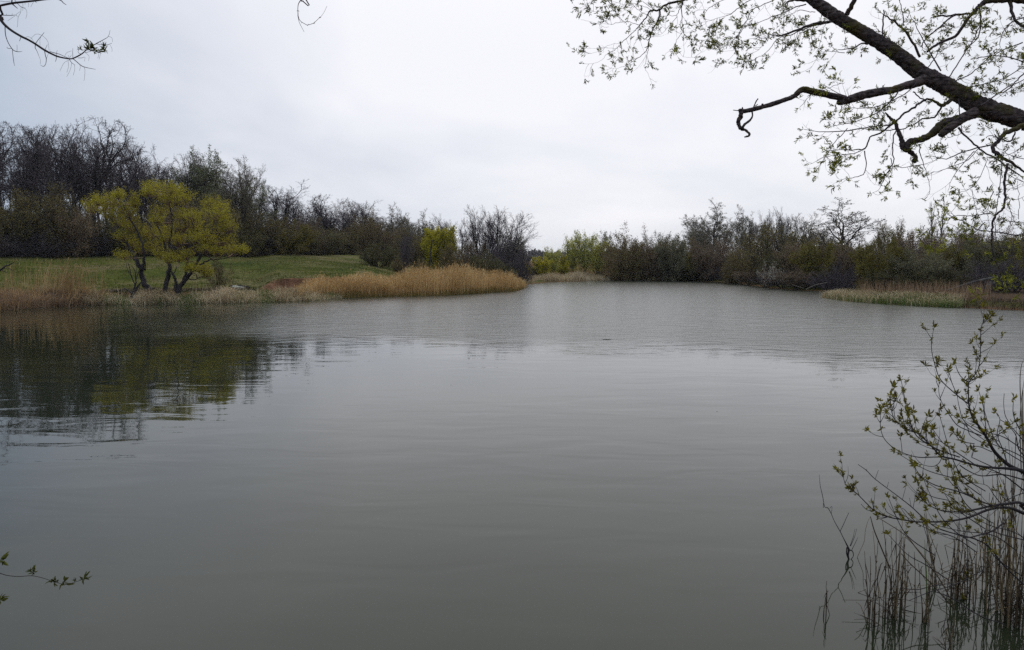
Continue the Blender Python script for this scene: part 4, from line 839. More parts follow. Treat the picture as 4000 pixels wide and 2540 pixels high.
# ---------------------------------------------------------------- the big willow leaning in from the right
A7, K7 = (3000, 0), 0.5559
A6, K6 = (2200, 0), 0.4579
DB = 8.6
wb = Vector((9.6, 6.6, tz(9.6, 6.6)))
big = thing('willow_tree', 'big dark willow leaning in over the water from the right, trunk out of frame', 'tree', wb)
main = tr4([(1799, 850, 165), (1680, 812, 168), (1550, 775, 175), (1440, 725, 165), (1350, 662, 150), (1250, 606, 146), (1170, 562, 140), (1085, 522, 138), (1000, 455, 124), (900, 375, 115), (800, 310, 108), (700, 250, 103), (600, 190, 100), (500, 130, 98), (400, 62, 92), (310, -5, 78), (200, -90, 70), (60, -210, 60)], A7, K7, DB, 9.4)
e0 = Vector(main[0][:3])
trunk = [(9.6, 6.6, tz(9.6, 6.6) - 0.2, 0.33), (9.4, 6.9, 1.6, 0.27), (8.9, 7.3, 2.7, 0.23), (8.0, 7.8, 3.7, 0.19), (7.0, 8.2, 4.35, 0.17)] 
rough_limb('trunk', trunk + [main[0]], big, wb, M['willow_bark'], sides=20, n=8, amp=0.13, seed=1)
rough_limb('limb', main, big, wb, M['willow_bark'], sides=28, n=12, amp=0.14, freq=12, seed=2)
dead1 = tr4([(1100, 560, 80), (1040, 585, 62), (960, 605, 54), (880, 632, 50), (790, 645, 55), (700, 662, 58), (620, 684, 60), (540, 712, 48), (495, 722, 36)], A7, K7, DB + .1, 8.4)
rough_limb('dead_branch', dead1, big, wb, M['willow_bark'], sides=16, n=8, amp=0.12, freq=16, seed=3)
dead2 = tr4([(560, 700, 40), (480, 682, 44), (400, 662, 44), (330, 648, 44), (262, 630, 44), (225, 638, 40), (180, 678, 34), (90, 712, 32), (0, 741, 32), (-140, 778, 30), (-200, 785, 30)], A7, K7, 8.42, 8.3)
rough_limb('dead_branch', dead2, big, wb, M['willow_bark'], sides=14, n=8, amp=0.16, freq=20, seed=4)
rough_limb('dead_branch', tr4([(1510, 935, 38), (1518, 985, 38), (1500, 1020, 36), (1498, 1060, 30), (1512, 1095, 30), (1555, 1108, 22), (1585, 1140, 20), (1580, 1160, 18), (1545, 1170, 12)], A6, K6, 8.3), big, wb, M['willow_bark'], sides=10, n=6, amp=0.28, freq=30, kinks=0.003, seed=5)
for s_, pth, w_ in [(6, [(1608, 935, 14), (1614, 990, 14), (1590, 1030, 18), (1550, 1060, 22), (1530, 1090, 22)], 0), (7, [(1625, 915, 10), (1645, 868, 10), (1662, 843, 10)], 0), (8, [(1510, 943, 12), (1480, 944, 7), (1450, 940, 6)], 0), (9, [(1640, 905, 8), (1660, 890, 6)], 0), (10, [(1700, 895, 22), (1700, 885, 14)], 0), (11, [(1530, 930, 14), (1528, 915, 10)], 0)]:
    rough_limb('dead_twig', tr4(pth, A6, K6, 8.3), big, wb, M['willow_bark'], sides=8, n=5, amp=0.2, freq=30, seed=s_)
rough_limb('dead_branch', tr4([(1460, 790, 80), (1400, 815, 74), (1340, 852, 66), (1280, 895, 56), (1235, 932, 52), (1213, 955, 40)], A7, K7, 8.4), big, wb, M['willow_bark'], sides=14, n=7, amp=0.16, freq=16, seed=12)
rough_limb('dead_branch', tr4([(1340, 830, 40), (1260, 855, 56), (1200, 895, 62), (1140, 950, 48), (1075, 980, 42), (1020, 992, 44), (985, 1010, 48), (980, 1045, 40), (1010, 1080, 30), (1036, 1105, 24), (1022, 1132, 22), (1040, 1142, 16)], A7, K7, 8.6), big, wb, M['willow_bark'], sides=12, n=6, amp=0.26, freq=24, kinks=0.003, seed=13)
rough_limb('dead_branch', tr4([(975, 1050, 40), (945, 1030, 36), (940, 990, 32), (915, 920, 26), (895, 865, 24), (860, 830, 18), (822, 792, 10)], A7, K7, 8.6), big, wb, M['willow_bark'], sides=10, n=6, amp=0.28, freq=26, kinks=0.003, seed=14)
# thinner live branches, traced; twigs and leaf sprays grow along them
WR = random.Random(77)
twT = Tubes(); brT = []; sprays = []
C1, KC1 = (2200, 0), 0.2093; C2, KC2 = (2700, 0), 0.2492; C8, K8 = (3400, 550), 0.2943
# (crop origin, scale, points, depth, leafiness per metre of twigs, twig length m)
LV = [
 (C1, KC1, [(2900, -160, 60), (2500, -70, 50), (2220, 5, 44), (2050, 40, 42), (1900, 90, 38), (1800, 165, 34), (1700, 175, 34), (1620, 190, 30), (1570, 290, 24), (1480, 390, 22), (1415, 480, 20), (1340, 550, 12), (1180, 690, 12), (1100, 775, 11), (1000, 875, 9), (820, 990, 6), (740, 1070, 4), (600, 1130, 3), (430, 1140, 2)], 9.2, 0.9),
 (C1, KC1, [(1800, 170, 34), (1805, 260, 32), (1770, 380, 28), (1690, 500, 26), (1650, 640, 22), (1625, 730, 20), (1605, 860, 18), (1540, 940, 12), (1430, 1030, 10), (1250, 1140, 8), (1100, 1205, 5), (960, 1215, 3), (850, 1170, 2)], 9.1, 0.9),
 (C1, KC1, [(1605, 860, 10), (1570, 1000, 9), (1550, 1140, 7), (1520, 1240, 6), (1590, 1350, 4), (1655, 1529, 2)], 9.1, 0.5),
 (C1, KC1, [(1415, 480, 12), (1300, 445, 9), (1140, 425, 9), (1000, 470, 8), (860, 510, 6), (760, 510, 4), (600, 520, 2)], 9.2, 0.9),
 (C1, KC1, [(860, 510, 4), (780, 500, 4), (700, 440, 3), (520, 370, 2), (340, 325, 1.5)], 9.2, 0.2),
 (C1, KC1, [(1140, 400, 7), (1000, 280, 6), (850, 215, 5), (600, 155, 4), (500, 90, 3), (425, 0, 2)], 9.25, 0.9),
 (C1, KC1, [(1000, 270, 6), (950, 180, 5), (860, 80, 4), (700, 20, 3), (600, 0, 2)], 9.25, 0.9),
 (C1, KC1, [(1570, 280, 10), (1440, 260, 8), (1280, 150, 7), (1100, -20, 6)], 9.25, 0.9), (C1, KC1, [(1280, 150, 6), (1050, 100, 5), (860, 70, 4), (700, -10, 3)], 9.25, 0.9),
 (C1, KC1, [(1700, 175, 12), (1600, 90, 10), (1500, 0, 8)], 9.2, 0.5), (C1, KC1, [(1620, 185, 10), (1560, 110, 8), (1400, 50, 6), (1250, -20, 4)], 9.2, 0.9),
 (C1, KC1, [(1415, 490, 9), (1400, 600, 7), (1370, 740, 6), (1300, 890, 5), (1310, 960, 3)], 9.2, 0.6),
 (C1, KC1, [(1000, 875, 5), (1030, 960, 4), (1060, 1080, 3), (980, 1120, 3)], 9.2, 1.0), (C1, KC1, [(1050, 820, 5), (940, 800, 4), (750, 865, 4), (650, 920, 3), (450, 940, 2)], 9.2, 0.9),
 (C1, KC1, [(1620, 730, 9), (1550, 745, 8), (1495, 690, 5), (1560, 600, 3)], 9.1, 0.3), (C1, KC1, [(2220, 5, 26), (2205, 120, 20), (2220, 320, 14), (2235, 590, 11), (2310, 680, 10), (2450, 730, 8), (2800, 780, 4)], 9.2, 0.8),
 (C1, KC1, [(2240, 40, 16), (2150, 220, 12), (2080, 370, 9), (1900, 570, 6), (1800, 680, 4), (1650, 690, 3)], 9.2, 0.8), (C1, KC1, [(2120, 290, 9), (2000, 275, 7), (1880, 130, 5), (1800, 100, 4)], 9.2, 0.7),
 (C1, KC1, [(2235, 600, 9), (2130, 740, 8), (2060, 850, 6), (2000, 960, 4), (1850, 1080, 3)], 9.2, 1.0), (C1, KC1, [(2110, 860, 6), (2190, 1070, 4), (2300, 1110, 3), (2400, 1140, 2)], 9.2, 0.9),
 (C2, KC2, [(2400, 345, 26), (2200, 345, 24), (2050, 365, 20), (1900, 395, 18), (1700, 470, 16), (1560, 520, 14), (1400, 575, 10), (1250, 760, 8), (1100, 850, 6), (960, 920, 5), (900, 1010, 3)], 9.3, 1.0),
 (C2, KC2, [(1400, 570, 8), (1200, 575, 6), (1020, 570, 5), (800, 600, 4), (600, 620, 3)], 9.3, 1.1),
 (C2, KC2, [(1950, 185, 12), (1820, 195, 10), (1680, 180, 10), (1540, 250, 6), (1440, 290, 5)], 9.4, 0.8), (C2, KC2, [(2000, -60, 50), (1800, 10, 44), (1600, 15, 36), (1490, 45, 26), (1480, 120, 12), (1430, 270, 8), (1400, 520, 5), (1380, 780, 3)], 9.4, 0.8),
 (C2, KC2, [(1800, 60, 20), (1600, 130, 16), (1450, 210, 12), (1250, 280, 10), (1000, 380, 8), (830, 440, 7), (740, 560, 7), (650, 650, 6), (540, 720, 5), (400, 750, 3), (260, 790, 2), (100, 700, 1.5)], 9.35, 1.2),
 (C2, KC2, [(1350, -30, 14), (1150, 60, 12), (980, 130, 12), (920, 270, 12), (850, 360, 11), (800, 470, 10), (720, 570, 8)], 9.35, 1.3), (C2, KC2, [(1000, -30, 12), (880, 20, 12), (760, 100, 12), (640, 190, 11), (520, 230, 6), (300, 290, 4), (150, 300, 3)], 9.35, 1.3),
 (C2, KC2, [(1250, 480, 6), (1180, 620, 5), (1060, 780, 5), (920, 850, 4), (850, 900, 3)], 9.3, 1.2), (C2, KC2, [(730, 560, 8), (730, 700, 5), (700, 800, 4), (600, 930, 3), (480, 1000, 2)], 9.3, 0.9),
 (C2, KC2, [(850, 990, 5), (760, 1050, 4), (690, 1080, 3), (605, 1100, 2)], 9.3, 0.0), (C2, KC2, [(1920, 400, 12), (1905, 560, 8), (1960, 640, 6)], 9.2, 1.1), (C2, KC2, [(1680, 480, 9), (1640, 640, 7), (1680, 760, 5)], 9.2, 1.3),
 (C2, KC2, [(2135, 180, 8), (2120, 300, 8), (2040, 500, 6), (1980, 680, 6), (1930, 850, 5), (1880, 1000, 4), (1780, 1150, 2)], 9.1, 1.0), (C2, KC2, [(2408, 825, 12), (2250, 830, 8), (2100, 825, 7), (1960, 860, 5)], 9.1, 1.2),
 (C2, KC2, [(550, -20, 8), (300, 120, 7), (200, 200, 5), (100, 60, 4)], 9.35, 1.2), (C2, KC2, [(100, 160, 6), (30, 240, 6), (130, 440, 5), (210, 620, 3)], 9.3, 1.3), (C2, KC2, [(1500, 500, 6), (1600, 600, 5), (1560, 640, 3)], 9.2, 1.2),
 (C2, KC2, [(2408, 1300, 7), (2300, 1320, 7), (2200, 1365, 7), (2120, 1400, 5), (2050, 1430, 3)], 8.6, 1.0),
 # above and around the limb
 (A7, K7, [(1880, 5, 60), (1799, 5, 54), (1700, 0, 50), (1600, 12, 44), (1500, 25, 36), (1420, 92, 24), (1340, 190, 22), (1270, 278, 20), (1150, 330, 18), (1065, 390, 15)], 8.9, 1.1),
 (A7, K7, [(1420, 95, 14), (1330, 98, 13), (1220, 98, 12)], 8.9, 0.6), (A7, K7, [(1420, 95, 15), (1300, 110, 12), (1200, 190, 10), (1080, 300, 8), (1060, 350, 6)], 8.9, 1.4),
 (A7, K7, [(1700, 10, 26), (1698, 110, 20), (1740, 190, 18), (1799, 235, 16), (1860, 300, 12)], 8.8, 0.9), (A7, K7, [(555, 105, 34), (570, 50, 32), (600, -40, 30)], 9.1, 0.3), (A7, K7, [(800, 290, 11), (800, 180, 11), (800, 80, 9)], 9.0, 0.2),
 (A7, K7, [(1065, 400, 18), (1030, 320, 16), (960, 220, 15), (880, 145, 12), (800, 100, 6)], 9.0, 1.5), (A7, K7, [(430, 155, 20), (310, 176, 18), (200, 215, 15), (90, 258, 12), (0, 255, 6)], 9.2, 0.9),
 (A7, K7, [(700, 310, 14), (640, 318, 10), (560, 360, 8), (450, 380, 4)], 9.1, 1.6), (A7, K7, [(1210, 500, 12), (1150, 380, 10), (1050, 200, 6), (1000, 100, 4)], 8.9, 1.5), (A7, K7, [(1260, 560, 9), (1330, 440, 8), (1400, 300, 7), (1440, 200, 5)], 8.8, 1.5),
 (A7, K7, [(1480, 30, 14), (1490, 150, 11), (1465, 260, 8), (1400, 330, 5)], 8.8, 1.3), (A7, K7, [(1800, 440, 10), (1700, 410, 8), (1560, 400, 7), (1440, 420, 5)], 8.7, 1.5), (A7, K7, [(1850, 480, 12), (1770, 540, 9), (1700, 620, 8), (1600, 660, 6), (1500, 640, 4)], 8.6, 1.4),
 (A7, K7, [(950, 180, 9), (960, 60, 7), (955, -20, 5)], 9.0, 1.2), (A7, K7, [(1300, 580, 8), (1420, 520, 7), (1500, 440, 5)], 8.7, 1.5), (A7, K7, [(1500, 740, 10), (1640, 640, 8), (1799, 560, 6)], 8.6, 1.3), (A7, K7, [(1380, 620, 6), (1640, 560, 6), (1850, 420, 5)], 8.7, 1.1),
 (A7, K7, [(1799, 120, 10), (1700, 160, 8), (1620, 260, 6), (1600, 350, 4)], 8.8, 1.6), (A7, K7, [(1790, 300, 9), (1700, 330, 7), (1620, 380, 5)], 8.8, 1.6), (A7, K7, [(1000, 430, 9), (940, 360, 7), (880, 300, 5)], 9.0, 1.6), (A7, K7, [(900, 360, 8), (850, 260, 6), (780, 190, 4)], 9.0, 1.5), (A7, K7, [(1120, 480, 7), (1180, 400, 6), (1230, 300, 4)], 8.9, 1.5),
 # below the limb
 (A7, K7, [(1300, 690, 30), (1250, 730, 26), (1215, 740, 24), (1165, 705, 16), (1110, 700, 15), (1040, 745, 15), (950, 810, 14), (870, 880, 13), (800, 930, 12), (725, 965, 10), (690, 1040, 10), (600, 1050, 6), (450, 1052, 4)], 8.6, 0.9),
 (A7, K7, [(680, 1060, 9), (680, 1150, 7), (650, 1230, 6), (560, 1255, 4), (490, 1270, 2)], 8.6, 1.0), (A7, K7, [(860, 880, 9), (760, 882, 8), (640, 902, 8), (520, 910, 7), (400, 912, 5), (300, 890, 3)], 8.6, 1.2), (A7, K7, [(1220, 745, 14), (1175, 820, 12), (1090, 835, 10), (1000, 890, 8), (870, 912, 7), (700, 905, 5)], 8.6, 0.9),
 (A7, K7, [(930, 630, 10), (860, 720, 8), (760, 800, 6), (620, 850, 5), (480, 870, 3)], 8.5, 1.3), (A7, K7, [(1040, 590, 8), (960, 660, 7), (820, 730, 6), (700, 750, 5), (600, 745, 3)], 8.6, 1.5), (A7, K7, [(1020, 640, 10), (1060, 680, 9), (1110, 700, 9)], 8.7, 0.6),
 (A7, K7, [(900, 910, 9), (865, 1000, 9), (862, 1120, 8), (830, 1190, 6), (780, 1250, 5), (740, 1330, 3), (670, 1370, 2)], 8.6, 0.8), (A7, K7, [(862, 1110, 6), (890, 1170, 5), (880, 1260, 3)], 8.6, 1.3), (A7, K7, [(880, 1170, 5), (960, 1180, 4), (1100, 1150, 3), (1140, 1135, 2)], 8.6, 1.4),
 (A7, K7, [(1065, 1010, 8), (1080, 1080, 7), (1130, 1190, 5), (1170, 1290, 4), (1180, 1350, 3), (1160, 1390, 2)], 8.5, 0.1), (A7, K7, [(600, 690, 7), (500, 680, 6), (350, 620, 4)], 8.4, 1.0), (A7, K7, [(310, 660, 5), (280, 700, 4), (250, 740, 3)], 8.3, 1.3),
 (A7, K7, [(690, 1040, 6), (600, 1080, 5), (470, 1090, 4), (380, 1110, 3), (290, 1160, 2)], 8.6, 1.2), (A7, K7, [(560, 905, 6), (460, 1000, 5), (400, 1080, 4), (330, 1180, 3)], 8.6, 0.9), (A7, K7, [(1340, 895, 16), (1400, 960, 12), (1480, 1030, 12), (1560, 1080, 11), (1680, 1150, 10), (1799, 1230, 8)], 8.4, 0.6),
 (A7, K7, [(1560, 1020, 10), (1400, 1060, 8), (1280, 1110, 6), (1200, 1090, 3)], 8.4, 0.8), (A7, K7, [(1450, 1060, 7), (1380, 1130, 6), (1280, 1240, 4), (1225, 1355, 2)], 8.4, 0.2), (A7, K7, [(1480, 1040, 6), (1420, 1120, 5), (1280, 1180, 4), (1180, 1210, 3)], 8.4, 0.9), (A7, K7, [(1340, 700, 9), (1360, 820, 7), (1380, 930, 5), (1290, 960, 3)], 8.5, 1.2),
 (A7, K7, [(1799, 880, 40), (1740, 905, 36), (1650, 952, 30), (1600, 1010, 26), (1570, 1045, 26), (1600, 1082, 26), (1650, 1120, 22), (1700, 1150, 20), (1770, 1200, 14), (1850, 1270, 10)], 8.2, 0.5), (A7, K7, [(1740, 930, 12), (1710, 990, 12), (1640, 970, 8)], 8.2, 0.8), (A7, K7, [(1620, 980, 7), (1560, 960, 6), (1500, 970, 4)], 8.2, 1.6),
 (C8, K8, [(1820, 305, 34), (1790, 400, 32), (1760, 520, 32), (1740, 640, 30), (1738, 760, 28), (1720, 860, 28), (1680, 915, 28), (1600, 975, 26), (1530, 1060, 26), (1505, 1160, 26), (1490, 1290, 24), (1478, 1400, 20), (1490, 1529, 18), (1540, 1700, 12), (1600, 1850, 6)], 8.1, 0.5),
 (C8, K8, [(1590, 968, 14), (1400, 990, 12), (1250, 1000, 10), (1080, 1000, 9), (1000, 960, 6), (930, 900, 4)], 8.1, 1.1), (C8, K8, [(1150, 1040, 9), (1040, 1022, 10), (950, 1050, 8), (850, 1110, 7), (700, 1215, 5), (620, 1300, 3)], 8.1, 0.9), (C8, K8, [(1000, 960, 8), (1150, 1040, 10), (1290, 1100, 11), (1420, 1180, 13), (1620, 1215, 14), (1850, 1245, 17), (2060, 1258, 20)], 8.1, 0.6),
 (C8, K8, [(2060, 1338, 14), (1930, 1355, 14), (1830, 1415, 12), (1740, 1420, 12), (1680, 1400, 12), (1640, 1290, 10), (1615, 1130, 10), (1620, 1000, 11), (1635, 850, 11), (1655, 700, 11), (1665, 500, 11), (1670, 350, 14), (1680, 210, 18)], 8.15, 0.35),
 (C8, K8, [(1520, 1070, 12), (1330, 1285, 10), (1220, 1400, 8), (1140, 1529, 5)], 8.1, 0.2), (C8, K8, [(1640, 670, 11), (1560, 770, 11), (1500, 880, 9), (1460, 980, 8), (1460, 1120, 6), (1380, 1180, 4)], 8.1, 0.6), (C8, K8, [(1560, 765, 8), (1400, 770, 6), (1300, 780, 5)], 8.1, 1.3), (C8, K8, [(1460, 900, 7), (1390, 910, 6), (1250, 900, 4)], 8.1, 1.3),
 (C8, K8, [(1345, 640, 7), (1360, 790, 7), (1400, 950, 7), (1450, 1090, 6)], 8.1, 0.7), (C8, K8, [(1620, 1390, 10), (1500, 1420, 7), (1400, 1440, 5)], 8.15, 1.2), (C8, K8, [(1560, 200, 9), (1500, 420, 8), (1380, 600, 7), (1250, 670, 5), (1040, 705, 3)], 8.15, 1.1), (C8, K8, [(1690, 1400, 8), (1800, 1480, 7), (1900, 1500, 5), (2060, 1520, 4)], 8.1, 0.9),
 (C8, K8, [(1810, 1060, 10), (2000, 1100, 8), (2060, 1130, 8)], 8.0, 0.8), (C8, K8, [(1960, 1040, 9), (1940, 880, 8), (1900, 720, 7), (1850, 600, 6), (1815, 550, 5)], 8.0, 0.3), (C8, K8, [(1810, 820, 9), (1900, 930, 9), (1980, 1040, 9), (2060, 1120, 10)], 8.0, 0.4), (C8, K8, [(1920, 790, 6), (1990, 745, 5), (2040, 720, 4)], 8.0, 1.6), (C8, K8, [(1360, 1180, 12), (1180, 1200, 8), (1060, 1140, 6), (940, 1250, 4), (760, 1290, 3)], 8.1, 1.1),
 (C8, K8, [(2000, 1400, 9), (2100, 1800, 8), (1900, 1900, 6), (1700, 1960, 4)], 8.0, 0.9), (C8, K8, [(2100, 1750, 8), (1960, 1880, 6), (1840, 1990, 4), (1700, 2040, 2)], 7.9, 1.3), (C8, K8, [(2120, 600, 10), (1980, 480, 8), (1900, 390, 6)], 8.1, 0.5), (C8, K8, [(2060, 250, 10), (1900, 180, 8), (1740, 60, 6)], 8.2, 0.8), (C8, K8, [(2060, 60, 8), (1930, 160, 7), (1850, 180, 5)], 8.2, 1.4),
]
def twig(p, d, L, r, leafy, depth=0):
    n = 4; pts = [p.copy()]; rad = [r]; dd = d.copy()
    for k in range(n):
        dd = (dd + Vector((WR.gauss(0, .22), WR.gauss(0, .22), WR.gauss(0, .22))) + Vector((0, 0, -0.10 + 0.16 * k))).normalized()
        p = p + dd * (L / n); pts.append(p.copy()); rad.append(r * (1 - 0.75 * (k + 1) / n))
    twT.add(pts, rad, 3)
    if WR.random() < leafy:
        k = WR.choice([2, 3, 3, 4])
        for j in range(k):
            t = WR.uniform(0.55, 1.0) if j else 1.0
            f = t * n; i = min(int(f), n - 1); q = pts[i].lerp(pts[i + 1], f - i)
            sprays.append((q, (pts[i + 1] - pts[i]).normalized() + Vector((WR.gauss(0, .5), WR.gauss(0, .5), WR.gauss(0, .5))), WR.uniform(0.7, 1.15)))
    if depth < 1:
        for _ in range(WR.choice([1, 1, 2])):
            i = WR.randrange(1, n); q = pts[i]
            twig(q, rot_away((pts[i + 1] - pts[i]).normalized(), R(WR.uniform(30, 65)), WR.uniform(0, 6.28)), L * 0.55, r * 0.6, leafy, depth + 1)
for off, k_, pts, d, leafy in LV:
    d0 = d; o4 = tr4([(x, y, w) for x, y, w in pts], off, k_, d0)
    jit = WR.uniform(-0.25, 0.25)
    o4 = [(x, y + jit * i / len(o4), z, r) for i, (x, y, z, r) in enumerate(o4)]
    sp4 = smooth_path(o4, 4); Pp = [Vector(v[:3]) + Vector((WR.gauss(0, .004), WR.gauss(0, .004), WR.gauss(0, .004))) for v in sp4]; Rr = [max(v[3], 0.0012) for v in sp4]
    thick = max(Rr) > 0.011
    if thick: T = Tubes(); T.add(Pp, Rr, 7); brT.append(T)
    else: twT.add(Pp, Rr, 4)
    Ltot = sum((Pp[i + 1] - Pp[i]).length for i in range(len(Pp) - 1)); nt_ = int(Ltot * (11.5 if not thick else 8) * min(1, leafy + 0.15))
    for _ in range(nt_):
        f = WR.random() ** 0.8 * (len(Pp) - 1.01); i = int(f); q = Pp[i].lerp(Pp[i + 1], f - i)
        dirn = rot_away((Pp[i + 1] - Pp[i]).normalized(), R(WR.uniform(35, 80)), WR.uniform(0, 6.28)); dirn.z -= 0.15; dirn.normalize()
        twig(q, dirn, WR.uniform(0.09, 0.3), 0.0022, 0.75 * min(1, leafy))
    if leafy > 0.3:
        sprays.append((Pp[-1], (Pp[-1] - Pp[-2]).normalized(), 1.0))
for T in brT: link('branch', T.mesh('branch', M['willow_bark'], offset=wb), big)
link('twigs', twT.mesh('twigs', M['twig_dark'], offset=wb), big, kind='stuff')
SPW = [spray_mesh('leaf_spray', 200 + k, 6 + k % 4, 0.047, 0.0095, 0.055, M['leaf_willow']) for k in range(6)]
def orient(d, roll):
    d = Vector(d).normalized(); q = Vector((0, 0, 1)).rotation_difference(d); return (q @ Matrix.Rotation(roll, 3, 'Z').to_quaternion())
def put_sprays(sprs, meshes, parent, origin, rng, cap=295, name='leaf_spray', restname='leaves'):
    sprs = sorted(sprs, key=lambda s: (s[0] - Vector((0, 0, CAMZ))).length - s[2])
    vis = [s for s in sprs if abs(s[0].x) < s[0].y * 0.72]; oth = [s for s in sprs if abs(s[0].x) >= s[0].y * 0.72]
    for q, d, sc_ in vis[:cap]:
        o = link(name, rng.choice(meshes), parent); o.location = q - Vector(origin); o.rotation_mode = 'QUATERNION'; o.rotation_quaternion = orient(d, rng.uniform(0, 6.28)); o.scale = (sc_,) * 3
    rest = vis[cap:] + oth
    if rest:
        Vs, Ts, off = [], [], 0; cache = []
        for me in meshes:
            v = np.zeros(len(me.vertices) * 3, np.float32); me.vertices.foreach_get('co', v); t = np.zeros(len(me.polygons) * 3, np.int32); me.loops.foreach_get('vertex_index', t); cache.append((v.reshape(-1, 3), t.reshape(-1, 3)))
        for q, d, sc_ in rest:
            v, t = rng.choice(cache); m3 = np.array(orient(d, rng.uniform(0, 6.28)).to_matrix()) * sc_
            Vs.append(v @ m3.T + np.array(q - Vector(origin))); Ts.append(t + off); off += len(v)
        link(restname, mesh_from(restname, np.concatenate(Vs), None, np.concatenate(Ts), mats=[meshes[0].materials[0]]), parent, kind='stuff')
put_sprays(sprays, SPW, big, wb, WR)
print('willow sprays', len(sprays))
# ---------------------------------------------------------------- bare tree at the left whose branches cross the top left corner
lb = Vector((-8.2, 5.2, tz(-8.2, 5.2)))
lt = thing('bare_tree', 'nearly leafless tree dipping a long twiggy branch into the top left corner', 'tree', lb)
A2, K2 = (0, 0), 0.2289
DL = 6.0
def tadd(T, pts, off, k_, d, sides=6, n=4, d1=None):
    o4 = tr4(pts, off, k_, d, d1); s4 = smooth_path(o4, n); T.add([Vector(v[:3]) for v in s4], [max(v[3], 0.0007) for v in s4], sides); return [Vector(v[:3]) for v in s4]
m1 = tr4([(-60, 260, 60), (0, 325, 52), (80, 425, 44), (200, 525, 38), (360, 622, 36), (480, 680, 34), (600, 750, 34), (750, 850, 34), (900, 930, 30), (1000, 970, 27), (1160, 1003, 22), (1250, 1003, 20)], A2, K2, DL)
s_a = m1[0]
limb = [(-8.2, 5.2, lb.z - 0.2, 0.2), (-8.0, 5.3, 2.5, 0.16), (-7.3, 5.5, 4.3, 0.12), (-6.2, 5.8, 5.6, 0.06), (-5.0, 5.95, 5.45, 0.04)]
rough_limb('trunk', limb, lt, lb, M['willow_bark'], sides=14, n=8, amp=0.1, seed=31)
T = Tubes(); s4 = smooth_path([limb[-1], (-4.6, 5.97, 5.2, 0.03)] + m1, 4); T.add([Vector(v[:3]) for v in s4], [v[3] for v in s4], 8); link('branch', T.mesh('branch', M['bark_dark'], offset=lb), lt)
T = Tubes(); tadd(T, [(1230, 1004, 20), (1300, 975, 24), (1400, 918, 22), (1500, 835, 16), (1650, 742, 15), (1780, 672, 10), (1850, 620, 7), (1880, 515, 4)], A2, K2, DL); link('branch', T.mesh('branch', M['bark_grey'], offset=lb), lt)
T = Tubes(); u1 = tr4([(-200, 160, 46), (0, 100, 40), (200, 58, 38), (400, 35, 35), (600, 14, 32), (760, -4, 24), (950, -20, 22), (1040, 10, 16), (1080, 50, 12), (1130, 85, 8)], A2, K2, DL)
s4 = smooth_path([(-6.2, 5.8, 5.6, 0.05), (-5.2, 5.95, 5.75, 0.035)] + u1, 4); T.add([Vector(v[:3]) for v in s4], [v[3] for v in s4], 8); link('branch', T.mesh('branch', M['bark_dark'], offset=lb), lt)
TW = Tubes()
